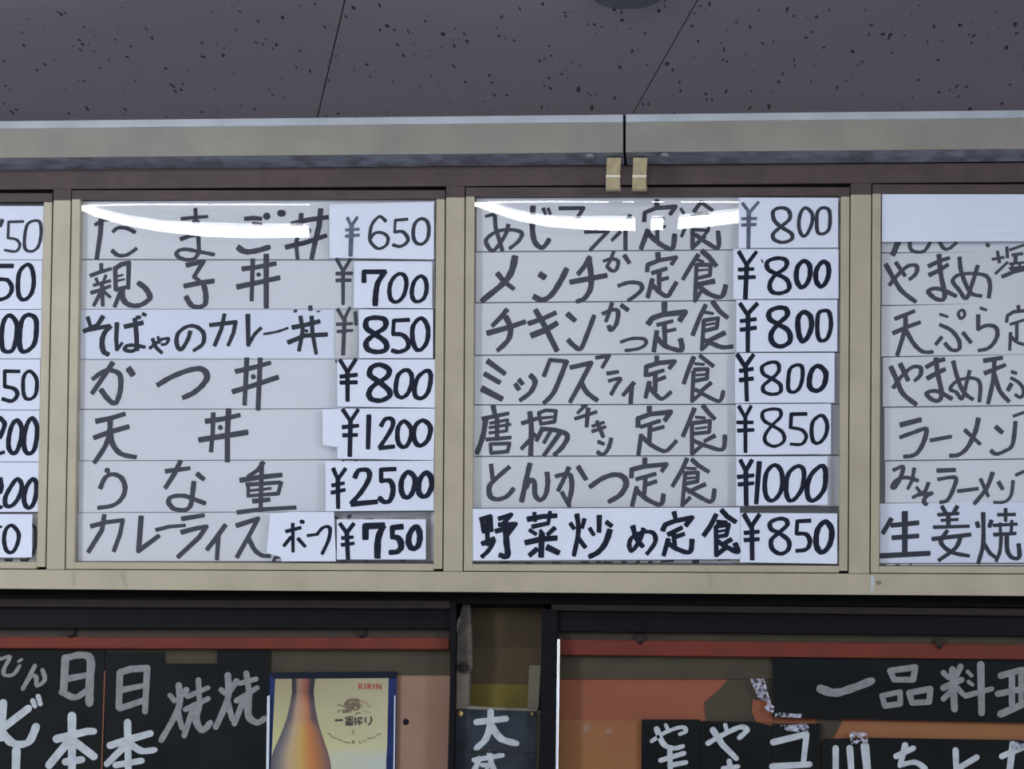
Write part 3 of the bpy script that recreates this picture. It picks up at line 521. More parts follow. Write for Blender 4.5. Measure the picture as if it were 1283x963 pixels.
paper('price_card', 'white ¥800 price card, second from the top of the third window', 'price card', P2, row(919, 1050.5, 311.6, 311.2, 374.4, 375), 0, 'white', [
 ('k', 825, 240, S1, '28 540,405 590,490 655,405/26 540,522 635,518/28 540,575 645,572/32 592,490 582,712/~30 795,445 730,470 735,520 790,550 860,590 875,650 820,680 760,670 745,620 780,560 850,510 855,460 795,445/~32 970,465 930,510 925,590 955,640 990,620 1015,560 1010,490 970,465/~32 1100,470 1060,520 1055,590 1085,635 1120,610 1140,550 1135,490 1100,470/10 690,455 700,475')])
paper('price_card', 'white ¥800 price card, third from the top of the third window', 'price card', P2, row(922.5, 1049, 375.4, 375, 440.4, 441), 0, 'white', [
 ('k', 825, 375, S1, '30 548,30 595,100 660,30/28 553,145 650,132/30 553,203 650,190/30 600,100 598,345/~34 805,55 745,80 745,130 800,165 870,210 880,280 820,315 765,290 755,230 800,165 860,110 855,65 805,55/~34 970,85 935,130 940,230 965,280 1000,250 1025,180 1015,110 970,85/~28 1110,75 1070,100 1065,220 1085,275 1130,260 1155,180 1145,90 1110,75')])
paper('price_card', 'white ¥800 price card directly above the thin 850 card, third window', 'price card', P2, row(921, 1045.5, 441.8, 441.4, 504.6, 505), 0, 'white', [
 ('k', 825, 375, S1, '30 530,372 580,450 635,372/30 548,478 630,465/32 548,540 630,530/30 585,450 592,675/~26 755,420 695,450 705,500 760,530 815,570 815,620 760,635 705,615 705,575 760,530 805,480 800,430 755,420/~26 920,440 880,470 868,560 875,610 910,620 945,590 965,520 960,450 920,440/~34 1070,445 1025,480 1010,560 1025,600 1070,610 1110,570 1120,490 1070,445')])
paper('price_card', 'white card with thin ¥850 directly above the 1000 card', 'price card', P2, row(922, 1041, 505.6, 505.2, 569, 570), 0, 'white', [
 ('k', 825, 500, S1, '26 540,50 580,120 620,48/24 530,155 630,155/26 535,210 635,205/28 582,120 583,352/~24 765,65 700,85 705,140 760,175 830,220 840,280 780,315 720,290 715,240 760,175 815,120 815,75 765,65/26 990,98 890,100 885,190/~24 885,190 960,205 990,250 960,300 885,300/~26 1080,110 1035,150 1025,220 1040,285 1080,290 1120,240 1130,170 1110,120 1080,110')])
paper('price_card', 'white price card reading ¥1000 in thick narrow figures', 'price card', P2, row(922.5, 1037, 571.4, 571, 632.6, 633.6), 0, 'white', [
 ('k', 825, 500, S1, '30 550,410 585,480 625,410/28 535,520 635,510/28 540,570 635,562/34 585,480 588,705/34 675,425 655,695/~30 780,440 725,490 712,600 735,670 780,670 825,600 825,490 780,440/~30 925,450 870,500 855,600 870,670 910,670 960,600 975,510 965,460 925,450/~32 1080,450 1020,510 995,600 1010,670 1055,670 1110,600 1120,500 1110,455 1080,450')])
paper('price_card', 'white price card reading ¥850 at the bottom of the third window', 'price card', P2, row(927.4, 1049, 642, 642.5, 706.5, 704.5), 0, 'white', [
 ('k', 825, 600, S1, '32 575,240 620,320 675,240/30 580,360 670,352/30 580,408 670,402/32 625,320 628,535/~30 810,265 750,290 755,335 805,360 870,410 870,470 820,500 765,470 755,410 805,360 860,310 855,275 810,265/28 1015,278 930,282 925,365/~30 925,365 990,370 1015,420 990,470 925,480/~36 1120,285 1070,330 1055,420 1075,480 1110,485 1150,430 1160,340 1120,285')])
# ---- window 4 (cut by the right edge)
XE = 1560
paper('menu_strip', 'strip almost hidden under the blank sheet, only letter feet visible', 'menu strip', G3, row(1105, XE, 250, 250, 314, 316.4), 1, 'paper', [
 ('g', 1083, 235, S2, '46 270,440 230,535/~30 365,440 370,490 410,515 480,510 530,440/~30 605,435 640,490 690,485 740,440/34 990,460 995,465')])
NXs, NYs = 40, 30; vs = []
for a in range(NXs+1):
    for b in range(NYs+1):
        x = lerp(1105, XE, a/NXs); y = lerp(243, lerp(303, 301, a/NXs), b/NYs); c1_ = 283 - 5*((x-1150)/130)**2 * (1 if x > 1150 else 0); c2_ = c1_ + 10
        dd = .0012*math.exp(-((y-c1_)/3)**2) + .0012*math.exp(-((y-c2_)/3)**2); dd *= min(1, max(0, (x-1120)/60))
        vs.append(B(x, y, DC - .0015 + dd))
o = link('blank_sheet', vs, [(a*(NYs+1)+b, (a+1)*(NYs+1)+b, (a+1)*(NYs+1)+b+1, a*(NYs+1)+b+1) for a in range(NXs) for b in range(NYs)], M['white'], None, True)
tag(o, 'blank white sheet taped over the top of the right-hand menu window', 'paper'); sm = o.modifiers.new('thick', 'SOLIDIFY'); sm.thickness = .0003

paper('menu_strip', 'strip reading やまめ塩, first full row below the blank sheet', 'menu strip', G3, row(1104.8, XE, 317.2, 309, 376, 382.4), 1, 'paper', [
 ('g', 1083, 235, S2, '~36 175,620 230,720 300,830 410,915/~34 205,780 260,710 350,630 420,630 415,690 365,735/36 255,605 325,705/34 520,630 600,590 680,565/36 525,700 600,665 670,620/~36 600,545 615,700 645,850 630,900 570,890 515,840 540,815 610,815 735,870/~32 765,565 780,680 850,840 940,870/~32 910,630 870,760 820,890 760,820 710,750 760,700 880,690 980,710 1010,780 1000,880/28 1070,515 1085,600/24 1030,575 1120,560/24 1055,690 1150,600/28 1145,480 1150,560/22 1170,500 1300,455/26 1190,540 1270,530/36 1215,550 1215,590/22 1170,612 1290,600/24 1170,650 1290,635/32 1110,715 1200,675 1290,655/22 1190,620 1185,660/22 1250,610 1245,655')])
paper('menu_strip', 'strip reading 天ぷら定, second full row of the right edge window', 'menu strip', G3, row(1104.4, XE, 383.2, 371, 440, 446.6), 1, 'paper', [
 ('g', 1083, 350, S2, '34 250,315 400,255/34 235,430 345,380 445,345/~34 330,290 325,400 265,605/~34 335,410 400,520 470,580 550,582/24 610,280 670,300/~32 610,365 700,410 760,490 760,560 700,565 650,515/32 620,465 575,520/32 795,430 855,505/~24 780,245 755,275 775,315 805,290 800,255 780,245/26 935,230 980,245/34 915,290 915,400/~34 915,400 980,370 1050,380 1070,440 1040,510 990,555 920,570/30 1237,215 1240,235/28 1143,340 1150,290 1200,260 1380,240/24 1175,360 1330,310/30 1225,360 1225,480/28 1175,430 1168,565/~28 1180,460 1240,510 1380,540')])
paper('menu_strip', 'strip reading やまめ天ぷ, third full row of the right edge window', 'menu strip', G3, row(1106, XE, 447.4, 438, 504, 509.6), 1, 'paper', [
 ('g', 1083, 440, S2, '~38 215,130 260,230 310,340 415,425/~34 235,290 290,210 380,130 450,130 450,190 405,235/42 290,105 350,230/36 500,125 580,80 640,65/38 510,215 590,170 645,145/~36 575,60 590,180 620,330 600,395 540,385 500,340 540,320 600,325 700,380/~32 715,85 750,220 800,330 870,385/~30 845,160 820,260 785,380 740,330 690,300 750,235 870,215 930,260 925,400/36 965,75 1105,52/36 970,175 1130,110/~34 1045,70 1035,230 995,415/~34 1050,200 1090,320 1160,400/30 1185,165 1220,175/38 1180,265 1155,310/~28 1180,215 1240,250 1280,310 1260,370 1215,350')])
paper('menu_strip', 'strip reading ラーメン at the right edge, without みそ', 'menu strip', G3, row(1108, XE, 510.4, 504.6, 571, 576.6), 1, 'paper', [
 ('g', 1083, 440, S2, '44 295,590 450,550/~38 290,690 400,650 495,625 480,720 430,810 380,840 320,845/34 535,715 695,685/~38 915,545 890,650 830,770 760,830 690,838/34 810,635 930,745/42 1060,610 1105,650/~34 1020,800 1060,825 1130,800 1190,750 1215,570/24 1200,520 1340,470')])
paper('menu_strip', 'strip reading みそラーメン above the bottom strip at the right edge', 'menu strip', G3, row(1109, XE, 577.4, 571.8, 628, 630), 1, 'paper', [
 ('g', 1083, 520, S2, '~34 235,440 310,415 290,500 245,580 225,570 260,520 340,500 430,525/30 400,430 385,520 350,590/28 420,580 450,620/30 515,545 490,610 390,660/28 430,640 545,625/~34 545,625 490,660 480,700 500,715/36 590,445 725,440/~34 595,515 730,500 720,580 670,680 610,700/30 755,610 910,590/~36 1030,465 980,590 885,710/32 935,515 995,650/34 1080,540 1110,590/~28 1045,700 1130,695 1180,640 1195,530/28 1220,480 1320,435')])
paper('menu_strip', 'bright white strip reading 生姜焼, bold, at the bottom right', 'menu strip', G3, row(1102.5, XE, 630.2, 624, 704, 705.5), 1, 'white', [
 ('k', 1083, 615, S2, '40 215,225 150,335/40 220,275 430,255/38 230,375 430,360/48 325,175 325,500/44 135,520 520,500/34 625,125 655,180/36 745,125 715,180/28 595,190 755,180/26 620,235 750,228/36 675,180 675,270/28 560,290 840,282/34 550,385 850,350/~34 665,320 615,410 700,490 840,520/~36 770,380 730,460 600,555/38 905,255 915,285/36 1020,240 1005,285/~32 955,180 955,420 915,578/34 965,430 1010,500 1050,530/28 1075,190 1210,188/30 1135,145 1135,240/26 1040,275 1225,265/26 1090,260 1095,340/28 1185,240 1180,330/30 1045,350 1215,340/~28 1100,350 1090,480 1060,560/~34 1145,370 1150,480 1190,535 1245,530 1240,430')])
paper('menu_strip', 'thin edge of an older strip below 生姜焼', 'menu strip', G3, row(1102.5, 1300, 705.8, 706, 708, 708), 1, 'cream', [
 ('k', 1083, 615, S2, '10 120,592 175,592/10 250,592 285,592/8 365,590 380,590')])
# ---- window 1 (cut by the left edge)
X0 = -150
for nm, lab, y0, y1, y2, xr, ink, ox, oy, tx in (
 ('price_card', 'price card ending in 750 at the top of the left edge window', 258, 325, 0, 54.5, 'g', 0, 240, '30 0,258 18,215/22 175,225 65,228 60,350/~22 60,350 120,360 150,400 120,450 35,440/~24 255,220 205,250 185,350 190,430 240,450 290,410 310,310 300,230 255,220'),
 ('price_card', 'price card ending in 50, second in the left edge window', 325.8, 387, 0, 53, 'k', 0, 240, '34 0,560 95,560/~32 5,660 60,670 90,730 60,790 0,815/~32 205,550 150,600 135,700 145,790 185,815 235,770 255,680 240,580 205,550'),
 ('price_card', 'price card ending in 00, third in the left edge window', 387.8, 449, 0, 52, 'k', 0, 400, '~34 75,-30 30,10 12,120 25,230 90,235 120,150 125,30 75,-30/~36 210,-35 165,10 148,120 155,225 200,240 260,180 275,60 265,-10 210,-35'),
 ('price_card', 'price card ending in 50, fourth in the left edge window', 449.8, 513, 0, 50.5, 'k', 0, 400, '28 145,392 35,390 35,505/~32 35,505 110,525 130,570 90,615 20,600/~28 225,390 180,430 175,530 190,590 230,600 270,560 275,450 225,390'),
 ('price_card', 'price card ending in 200, fifth in the left edge window', 513.8, 578, 0, 49.6, 'k', 0, 400, '~34 0,745 35,790 0,890/~34 130,760 90,800 65,900 70,980 110,1010 145,950 165,830 130,760/~34 245,745 205,790 180,900 190,990 230,1010 265,960 280,820 245,745/26 0,1010 30,1000'),
 ('price_card', 'price card ending in 200, sixth in the left edge window', 578.8, 641, 0, 48.8, 'k', 0, 560, '~36 0,240 10,300 0,340/~34 130,240 80,300 40,380 45,440 90,440 140,380 165,290 130,240/~34 245,240 200,300 180,390 200,450 235,450 265,390 275,280 245,240/30 0,452 8,452')):
    paper(nm, lab, 'price card', G0, [(X0, y0), (xr, y0), (xr-.8, y1), (X0, y1)], 0, 'white', [(ink, ox, oy, S0, tx)])
paper('price_card', 'aged card with a cut-off figure behind the lowest left edge card', 'price card', G0, [(X0, 641.8), (47.5, 641.8), (46.5, 703), (X0, 703)], 1, 'cream', [('k', 0, 560, S0, '~24 245,590 268,620 268,720 262,760 245,810 200,850/20 40,852 90,852/20 160,852 210,852')])
paper('price_card', 'price card ending in a small 0, lowest in the left edge window', 'price card', G0, [(X0, 644), (40.5, 644), (40, 698), (X0, 699)], 0, 'white', [('k', 0, 560, S0, '~30 90,590 45,620 30,700 50,780 95,790 130,730 140,650 90,590/20 0,600 8,600')])

# ------------------------------------------------------------------ the wall below the cabinet
def trim(name, pp, y, t, material, bev=0.0): return struct(slabW(name, pp, y, t, M[material], None, bev))
BB = lambda x: 741.5 + 9*x/1283.0
trim('trim_1', [(-400, 730), (1700, 745), (1700, BB(1700)+10), (-400, BB(-400)+10)], 4.035, 0.09, 'blackwood')
trim('trim_2', [(-400, 749), (564, 752.5), (564, 762), (-400, 758)], 4.028, 0.1, 'brownwood')
trim('trim_3', [(691, 757), (1700, 766), (1700, 776), (691, 764)], 4.028, 0.1, 'brownwood')
trim('trim_4', [(-400, 757), (563, 761), (563, 787), (-400, 786)], 4.040, 0.09, 'blackwood')
trim('trim_5', [(681, 763), (1700, 775), (1700, 800), (681, 790)], 4.040, 0.09, 'blackwood')
# left bay
trim('trim_6', [(-400, 784), (563, 785), (563, 799), (-400, 797)], 4.060, 0.07, 'taupe')
trim('trim_7', [(-400, 796.5), (563, 798.5), (563, 813), (-400, 811)], 4.055, 0.07, 'red', 0.002)
trim('trim_8', [(-400, 811), (565, 813), (565, 845), (-400, 845)], 4.072, 0.05, 'olive')
trim('wall_left', [(-400, 845), (566, 845), (566, 1120), (-400, 1120)], 4.076, 0.05, 'peach')
trim('trim_9', [(563, 752), (571.5, 752), (566, 1120), (557, 1120), (564, 843)], 4.030, 0.10, 'blackwood')
# right bay
trim('trim_10', [(697, 789), (1700, 800), (1700, 812), (697, 801)], 4.060, 0.07, 'olive')
trim('trim_11', [(701, 800.5), (1700, 812), (1700, 830), (701, 820)], 4.055, 0.07, 'red', 0.002)
trim('trim_12', [(700, 819), (1700, 828), (1700, 851), (700, 850)], 4.072, 0.05, 'olive')
trim('wall_right', [(700, 850), (1700, 851), (1700, 908), (700, 902)], 4.076, 0.05, 'salmon')
trim('wall_right_lower', [(700, 902), (1700, 908), (1700, 1120), (700, 1120)], 4.076, 0.05, 'tan')
for q_ in ([(731, 908), (739, 907), (738, 914), (733, 918), (730, 913)], [(757, 914), (762, 912), (768, 913), (766, 918), (760, 919)], [(722, 901), (726, 901), (725, 904), (722, 904)]):
    slabW('paint_spot', q_, 4.0755, .0004, M['peach'], bpy.data.objects['wall_right_lower'])
trim('trim_13', [(679, 762), (698, 764), (695, 1120), (673, 1120)], 4.030, 0.11, 'blackwood')
t = tag(slabW('polished_strip', [(698.3, 800), (701.3, 800), (697.4, 1120), (694.3, 1120)], 4.027, 0.012, M['chrome'], None, 0.001), 'thin bright metal strip down the black frame left of the salmon board', 'metal strip')
tag(slabW('polished_strip', [(334.5, 872), (338, 870), (334.5, 1120), (331, 1120)], 4.060, 0.006, M['chrome'], None, 0.001), 'thin bright metal strip along the left side of the beer poster', 'metal strip')
# dark lugs on the red bands
for (a, b, yy, lab) in ((88, 80, 0, 'left of the dark hooks over the red band in the left bay'), (452, 452, 0, 'dark hook over the red band above the beer poster'), (802, 802, 8, 'dark hook over the red band right of the post'), (1177, 1177, 14, 'dark hook over the red band near the right edge')):
    t = thing('band_hook', lab, 'hook', W(a, 800+yy, 4.05), 'dark hooks over the red bands')
    slabW('plate', [(a-6, 786+yy), (a+6, 786+yy), (a+4, 796+yy), (a-4, 796+yy)], 4.051, 0.008, M['brownwood'], t, 0.001)
    slabW('tip', [(a-3, 795+yy), (a+3, 795+yy), (a+1.5, 798.5+yy), (a-1.5, 798.5+yy)], 4.052, 0.006, M['blackwood'], t)
# the niche between the bays
niche = struct(slabW('wall_niche', [(571, 752), (682, 755), (680, 858), (570, 856)], 4.110, 0.02, M['recess']))
trim('wall_niche_lower', [(570, 856), (680, 858), (676, 892), (568, 892)], 4.110, 0.02, 'mustard')
t = thing('wooden_post', 'weathered grey wooden strip with a splintered top left of the brown niche', 'wooden strip', W(579, 890, 4.06))
slabW('lower_board', [(571.5, 825), (588, 825), (586.5, 884), (570.5, 885)], 4.062, 0.045, M['greywood'], t, 0.001)
slabW('splinter', [(583, 748), (588, 750), (591, 790), (592, 836), (588, 843), (576, 842), (572, 832), (573, 790), (577, 765)], 4.056, 0.03, M['darkgreywood'], t, 0.001)
slabW('sliver', [(575, 772), (577.5, 775), (570, 800), (566.5, 805), (568, 795)], 4.052, 0.006, M['greywood'], t)
slabW('knot', [(575, 832), (580, 829), (586, 832), (587, 839), (580, 841), (575, 838)], 4.050, 0.010, M['brownwood'], t, 0.002)
tag(slabW('wooden_strip', [(663, 833), (678, 833), (675, 888), (661, 888)], 4.085, 0.03, M['olivetrim'], None, 0.001), 'short pale wooden strip right of the mustard patch in the niche', 'wooden strip')
tag(slabW('ledge_strip', [(570, 883), (600, 884.5), (673, 888), (673, 891), (570, 888)], 4.060, 0.04, M['greywood'], None, 0.001), 'thin pale wooden ledge right above the 大盛 sign', 'ledge')
tag(slabW('edge_strip', [(671, 890), (677, 890), (672, 1120), (664, 1120)], 4.064, 0.03, M['olivetrim'], None, 0.001), 'narrow olive-beige strip along the right side of the 大盛 sign', 'wooden strip')
def pin(x, y, yw_, r, mt, lab):
    c = W(x, y, yw_); K = 16; vs = []
    for rr, dd in ((r, 0), (r*.95, -.001), (r*.6, -.0028), (r*.15, -.0034)):
        vs += [c + Vector((rr*math.cos(2*PI*k/K), dd, rr*math.sin(2*PI*k/K))) for k in range(K)]
    o = link('push_pin', vs, [(a*K+k, a*K+(k+1) % K, (a+1)*K+(k+1) % K, (a+1)*K+k) for a in range(3) for k in range(K)] + [tuple(range(3*K, 4*K))], M[mt], None, True)
    tag(o, lab, 'pin')
# ---- signs
SA = 963/263.0
def sign(name, label, pp, y, material, group, marks, cat='sign'):
    o = slabW(name, pp, y, 0.003, M[material]); tag(o, label, cat, group)
    for (mt, ox, oy, s, tx) in marks: lettering('lettering', tx, ox, oy, s, W, y-.0005, M[mt], o)
    return o
GS = 'black hand-painted sign boards'; A = 3.661
sign('sign_board', 'black sign board at the left edge with small びん over ビ', [(-60, 813), (66, 813), (66, 1100), (-60, 1100)], 4.066, 'board', GS, [
 ('chalkg', 0, 700, A, '~17 5,458 45,450 20,500 20,530 60,530 90,490/12 85,470 100,460/~18 160,490 105,595 140,540 165,540 170,580 205,555 195,510'),
 ('chalk', 0, 700, A, '34 15,660 5,820/32 20,770 130,685/22 150,650 160,675/22 175,630 185,665/~34 5,790 60,845 130,840 165,770/34 75,880 70,1060')])
sign('sign_board', 'black sign board with painted 日本 second from the left edge', [(66, 815), (131, 815), (128, 1100), (64, 1100)], 4.065, 'board', GS, [
 ('chalkg', 0, 700, A, '32 300,455 292,600/~32 300,455 370,440 415,460 412,560 410,660/26 305,550 400,532/~28 285,610 345,635 400,600'),
 ('chalk', 0, 700, A, '34 330,720 330,1050/32 260,825 400,790 430,790/34 320,830 225,945/34 345,840 430,905/30 300,930 375,920')])
sign('sign_board', 'black sign board with painted 日本 right of the thin red seam', [(131.8, 817), (205, 817), (203, 1100), (128.8, 1100)], 4.066, 'board', GS, [
 ('chalkg', 0, 700, A, '28 550,520 545,680/28 550,520 600,505 675,500 665,700/24 560,600 660,580/26 550,685 660,648'),
 ('chalk', 0, 700, A, '30 585,750 590,1050/30 505,855 600,825 690,800/28 580,850 490,940/~30 600,850 650,880 710,875/26 530,945 650,925')])
sign('sign_board', 'black sign board with painted 焼焼 left of the beer poster', [(205, 831), (272, 831), (272, 815), (338, 815), (334, 1100), (203.5, 1100)], 4.0665, 'board', GS, [
 ('chalkg', 0, 700, A, '22 780,625 800,650/24 855,600 820,640/~26 820,580 820,680 740,830/26 815,700 835,775/22 860,630 955,590/24 910,555 915,660/22 850,690 955,640/26 890,670 845,810/~28 915,660 900,740 930,785 965,750/22 1015,600 1030,615/24 1085,560 1060,600/~26 1045,535 1045,640 990,770/26 1045,660 1065,735/22 1100,570 1175,550/24 1130,525 1145,630/22 1085,650 1180,590/26 1120,640 1075,755/~28 1140,640 1140,720 1180,750 1215,730')])
slabW('seam', [(130.6, 840), (132, 840), (123.5, 1100), (122, 1100)], 4.0645, 0.001, M['salmon'], bpy.data.objects['sign_board.001'])
o = sign('sign_board', 'slate-coloured sign reading 大盛 pinned below the brown niche', [(568.5, 888.5), (672, 891), (668, 1100), (563, 1100)], 4.056, 'board2', GS, [
 ('chalk', 320, 700, 3.376, '24 935,690 1060,675/26 995,645 995,700/~26 995,700 975,760 935,800/~26 1000,710 1040,760 1105,780/20 925,850 1045,830/~22 945,845 935,875 915,910/~20 990,820 1000,870 1020,910/14 1030,820 1042,832/16 960,872 985,870 975,900')])
slabW('fold', [(568, 941), (571, 939), (669, 941), (669, 944), (571, 942)], 4.0550, 0.002, M['dark'], o)
pin(576.5, 893.5, 4.0555, .0065, 'gold', 'gold push pin at the top left corner of the 大盛 sign')
pin(667.5, 894, 4.0555, .0055, 'rust', 'dull push pin at the top right corner of the 大盛 sign')
pin(508.5, 904, 4.0755, .0060, 'darkblue', 'small dark pin in the peach board right of the beer poster')
R1 = 3.9625; R2 = 3.963
sign('sign_board', 'wide black sign reading 一品料理 in the right bay', [(968, 824), (1500, 826), (1500, 912), (1283, 905), (1000, 899), (969, 898)], 4.064, 'board', GS, [
 ('chalkg', 960, 720, R2, '~42 270,565 340,585 420,565 525,525/28 615,475 635,520 730,520 740,458 615,475/26 575,600 590,650 665,640 665,580 575,600/28 710,585 725,635 810,630 815,565 710,585/24 880,485 905,510/28 965,455 945,500/28 880,560 970,520/32 925,470 935,665/26 925,570 880,615/24 950,560 975,590/18 1000,480 1020,500/18 1005,530 1025,545/26 990,600 1120,565/34 1065,445 1070,685/30 1165,500 1270,470/28 1150,590 1300,560/30 1220,490 1220,640/34 1165,690 1300,630/26 1265,480 1265,640/26 1265,480 1380,480/26 1270,560 1380,560')])
sign('sign_board', 'black sign with painted やま, leftmost in the right bay', [(804, 901), (877, 901), (877, 1100), (802, 1100)], 4.066, 'board', GS, [
 ('chalk', 660, 720, R1, '~20 620,825 690,780 770,755 790,775 760,790/~24 645,765 680,840 730,860 775,850/18 690,745 705,775/24 665,920 780,885/24 710,870 715,1050/24 710,945 790,930')])
sign('sign_board', 'black sign starting with や between やま and コ', [(877.6, 903), (946, 904), (967, 909), (967, 1100), (878, 1100)], 4.067, 'board', GS, [
 ('chalk', 660, 720, R1, '~26 900,835 980,790 1060,755 1092,770 1055,808/28 925,770 970,840 1040,910/20 985,745 995,780/24 1005,925 1020,1000/20 975,960 1050,950')])
sign('sign_board', 'black sign starting with コ under the clear tape', [(967.6, 906), (1028, 906), (1029, 1100), (967, 1100)], 4.0655, 'board', GS, [
 ('chalk', 960, 720, R2, '28 35,830 200,790 185,930/28 30,950 215,940')])
sign('sign_board', 'wide black sign starting with 川ちと at the bottom right', [(1030, 925), (1100, 924), (1500, 930), (1500, 1100), (1030, 1100)], 4.0662, 'board', GS, [
 ('chalk', 960, 720, R2, '30 345,860 345,1000/30 415,860 425,1000/38 490,850 505,1000/28 645,900 730,860/28 690,845 665,945/~26 680,940 740,930 790,960/28 940,870 945,1000/28 1045,905 945,965/28 1170,900 1300,845/30 1225,840 1205,1000')])
tag(slabW('olive_paper', [(912, 851), (968, 851), (968, 903), (885, 905), (882, 880), (900, 865)], 4.0745, 0.0012, M['olive']), 'olive-brown paper scrap with a slanted edge left of the 一品料理 sign', 'paper scrap')
tag(slabW('olive_paper', [(1022, 899), (1056, 901), (1044, 924), (1028, 924)], 4.0742, 0.0012, M['olive']), 'small olive paper scrap between the 一品料理 sign and the 川ちと sign', 'paper scrap')
tag(slabW('orange_patch', [(943, 876), (966, 878), (969, 905), (948, 906), (942, 892)], 4.0725, 0.0016, M['salmon'], None, .0005), 'orange paper scrap at the lower left corner of the 一品料理 sign', 'paper scrap')
def crumple(name, pp, y, amp, lab, nx=9, ny=9):
    # a wrinkled bit of tape: bilinear patch with uneven relief
    a, b, c, d = pp; vs = []; rnd = random.Random(len(lab)*7+3)
    for j in range(ny+1):
        for i in range(nx+1):
            u, v = i/nx, j/ny
            x = lerp(lerp(a[0], b[0], u), lerp(d[0], c[0], u), v); yy = lerp(lerp(a[1], b[1], u), lerp(d[1], c[1], u), v)
            e_ = rnd.uniform(-.25, .25); vs.append(W(x+e_, yy+e_, y - amp*rnd.random()))
    fs = [(j*(nx+1)+i, (j+1)*(nx+1)+i, (j+1)*(nx+1)+i+1, j*(nx+1)+i+1) for j in range(ny) for i in range(nx)]
    o = link(name, vs, fs, M['tape'], None, True); tag(o, lab, 'tape', 'wrinkled clear tape on the signs')
    sm = o.modifiers.new('thick', 'SOLIDIFY'); sm.thickness = .0004
crumple('clear_tape', [(939.5, 850), (957, 849.5), (967, 883), (950, 874)], 4.062, .0015, 'whitish wrinkled tape left of the 一品料理 sign')
crumple('clear_tape', [(960, 880), (970, 884), (969, 893), (957, 888)], 4.0610, .003, 'glinting bit of tape on the orange scrap', 5, 5)
crumple('clear_tape', [(972, 892), (1005, 894), (1004, 899), (970, 898)], 4.0610, .002, 'thin glinting tape along the lower edge of the 一品料理 sign', 10, 3)
crumple('clear_tape', [(977, 908), (1013, 906), (1014, 918), (985, 915)], 4.0620, .003, 'wrinkled tape over the top of the コ sign', 10, 5)
crumple('clear_tape', [(1064, 916), (1086, 918), (1088, 930), (1066, 932)], 4.0620, .003, 'wrinkled tape over 川 in the bottom right sign', 6, 5)
crumple('clear_tape', [(1264, 928), (1284, 926), (1284, 937), (1268, 940)], 4.0620, .003, 'wrinkled tape at the right edge of the bottom sign', 5, 4)
# ---- beer poster
po = thing('beer_poster', 'beer poster with a tall amber bottle on a cream ground in a navy frame', 'poster', W(415, 1100, 4.066))
slabW('border', [(338, 843), (497, 842), (494, 1100), (333, 1100)], 4.066, 0.004, M['blue'], po)
slabW('top_edge', [(338, 842), (497, 841), (497, 849), (343, 850)], 4.0645, 0.004, M['darkblue'], po, 0.0005)
slabW('white_edge', [(494, 871), (495.5, 871), (493, 1100), (491, 1100)], 4.0650, 0.002, M['chrome'], po)
def printmesh(name, rows_, y, parent):
    """rows_: list of (py, [(px, rgb), ...]) all of one length"""
    vs, cols, n = [], [], len(rows_[0][1])
    for py, r in rows_:
        for x, c in r: vs.append(W(x, py, y)); cols.append(c)
    fs = [(j*n+i, (j+1)*n+i, (j+1)*n+i+1, j*n+i+1) for j in range(len(rows_)-1) for i in range(n-1)]
    o = link(name, vs, fs, M['print'], parent, True)
    ca = o.data.color_attributes.new('print', 'FLOAT_COLOR', 'POINT')
    for i, c in enumerate(cols): ca.data[i].color = (*c, 1)
    return o
def lin(r, g, b): return tuple(((v/255.0+.055)/1.055)**2.4 for v in (r, g, b))
bo = 0.98
cr = lambda r, g, b: tuple(min(1, v*bo) for v in lin(r, g, b))
printmesh('printed_ground', [(849, [(345, cr(150, 138, 105)), (487, cr(163, 155, 125))]), (890, [(343, cr(168, 160, 118)), (486, cr(176, 170, 138))]), (935, [(341, cr(190, 184, 130)), (485, cr(186, 180, 142))]), (950, [(340, cr(188, 184, 140)), (484, cr(178, 182, 172))]), (1100, [(335, cr(178, 182, 175)), (482, cr(175, 182, 180))])], 4.0655, po)
edge, beige, gold_, org, pur = cr(75, 72, 82), cr(176, 150, 118), cr(186, 150, 78), cr(182, 112, 58), cr(98, 74, 78)
def brow(py, xl, xr, top_=0):
    dk, md = cr(30, 26, 38), cr(88, 76, 78)
    cs = [dk, dk, cr(140, 112, 96), cr(150, 90, 66), cr(120, 66, 52), dk, dk] if top_ == 1 else [edge, cr(95, 84, 84), cr(172, 140, 116), cr(178, 130, 92), cr(170, 108, 72), cr(92, 68, 70), cr(70, 60, 70)] if top_ == 2 else [edge, cr(112, 104, 104), beige, gold_, org, cr(150, 98, 62), pur]
    return (py, [(lerp(xl, xr, t_), c) for t_, c in zip((0, .13, .30, .5, .68, .84, 1), cs)])
printmesh('printed_bottle', [brow(849, 365.5, 395, 1), brow(866, 366, 393, 1), brow(884, 363, 394.5, 2), brow(900, 359, 397.5, 2), brow(913, 354.5, 401), brow(925, 349.5, 405), brow(938, 343.5, 409.5), brow(950, 339.6, 413), brow(963, 338.5, 415), brow(1000, 337.5, 420), brow(1100, 335.5, 424)], 4.0650, po)
K = 7.547
def pl(name, mt, tx): return lettering(name, tx, 330, 840, K, W, 4.0646, M[mt], po)
pl('printed_lettering', 'printred', '12 905,120 905,172/10 936,122 912,146 938,172/12 962,122 962,172/11 988,172 988,124 1014,128 1012,146 990,148 1018,172/12 1044,124 1044,172/11 1072,172 1072,124 1110,172 1110,124')
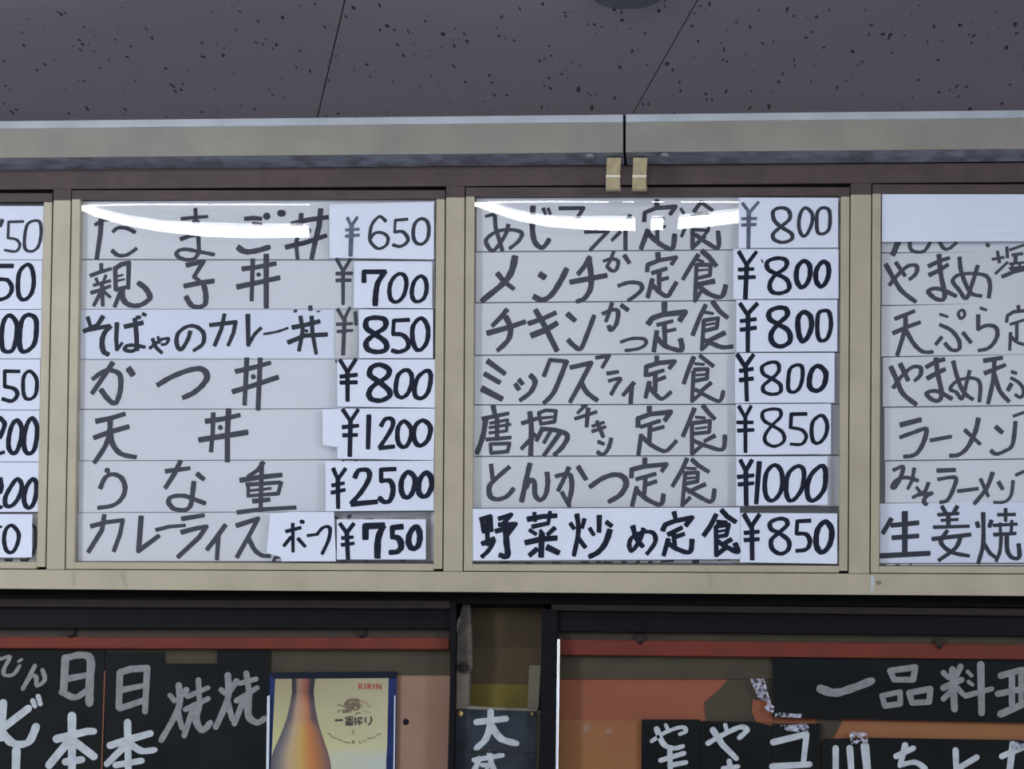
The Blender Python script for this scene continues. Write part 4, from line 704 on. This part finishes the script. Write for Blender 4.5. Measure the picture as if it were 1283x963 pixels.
pl('printed_lettering', 'printblack', '20 682,468 745,466/~12 775,442 810,436 848,432/12 812,436 812,480/10 775,456 850,454/10 810,460 780,480/10 815,460 848,478/12 782,486 782,512 842,512 842,486 782,486/10 784,499 842,499/12 868,442 868,512/10 862,458 884,456/10 860,486 884,478/10 892,444 936,440/10 905,450 896,470/10 922,448 930,466/12 908,470 908,512/9 908,484 936,482/9 908,498 934,496/10 896,476 888,500/~13 966,442 964,470 970,486/~14 1016,436 1022,462 1012,492 992,512')
pl('printed_lettering', 'printgrey', '~9 605,598 622,594 635,610/~8 640,618 660,628 690,638/~8 700,645 720,650 745,662/9 760,672 825,682/9 840,668 858,664/9 845,682 862,680/9 848,660 850,690/8 905,668 912,664/8 905,680 925,682/~8 940,668 955,664 970,660/9 985,642 1000,635 1030,640/9 1045,622 1052,636/~7 1070,610 1090,602 1110,588')
pl('printed_drop', 'emblem2', '22 850,570 842,600/14 855,556 850,575')
pl('printed_emblem', 'emblem', '~30 775,320 800,285 850,272 900,285/~46 790,350 830,320 870,315 905,335/~36 760,385 810,375 850,345/~9 698,330 715,320 740,330 760,345/~9 705,400 715,375 740,372 765,380/~16 905,340 890,365 860,372/~12 870,410 900,395 915,402')
pl('printed_emblem', 'emblem2', '~22 910,300 950,290 990,320 1010,345/~14 920,335 945,340/~12 935,370 975,385 1010,400/~14 820,265 860,258 895,265/~16 815,385 830,395')

# ------------------------------------------------------------------ ceiling lamps (outside the frame, seen in the acrylic)
def xv(px, py): return (CAM + Rx(TILT) @ Vector((need_slope(px, py, DS)[1], TB.y, TB.z))).x
ends = [(xv(383, 292) - .58, xv(383, 292), 'left'), (xv(796, 281) - .42, xv(796, 281), 'middle'), (xv(812, 280), xv(827, 280), 'small'), (xv(843, 279), xv(926, 272), 'right')]
print('TUBES', ends)
for x0, x1, nm in ends:
    t = thing('ceiling_lamp', {'left': 'fluorescent batten lamp on the ceiling in front of the second menu window', 'middle': 'fluorescent batten lamp on the ceiling between the outer lamps', 'small': 'very short lit lamp end on the ceiling', 'right': 'fluorescent batten lamp on the ceiling in front of the right menu windows'}[nm], 'lamp', ((x0+x1)/2, TUBE_Y, TUBE_Z), 'ceiling lamps')
    K_ = 20; vs = [Vector((x, TUBE_Y + .0185*math.cos(2*PI*k/K_), TUBE_Z + .0185*math.sin(2*PI*k/K_))) for x in (x0, x1) for k in range(K_)]
    link('tube', vs, [(k, K_+k, K_+(k+1) % K_, (k+1) % K_) for k in range(K_)] + [tuple(range(K_-1, -1, -1)), tuple(range(K_, 2*K_))], M['tube'], t, True)
    a, b, c_, d_ = TUBE_Y-.03, TUBE_Y+.03, TUBE_Z+.023, ZC-.0005
    vs = [Vector(p) for p in ((x0, a, c_), (x1, a, c_), (x1, b, c_), (x0, b, c_), (x0, a, d_), (x1, a, d_), (x1, b, d_), (x0, b, d_))]
    link('housing', vs, [(3,2,1,0), (4,5,6,7), (0,1,5,4), (1,2,6,5), (2,3,7,6), (3,0,4,7)], M['lamp_body'], t)
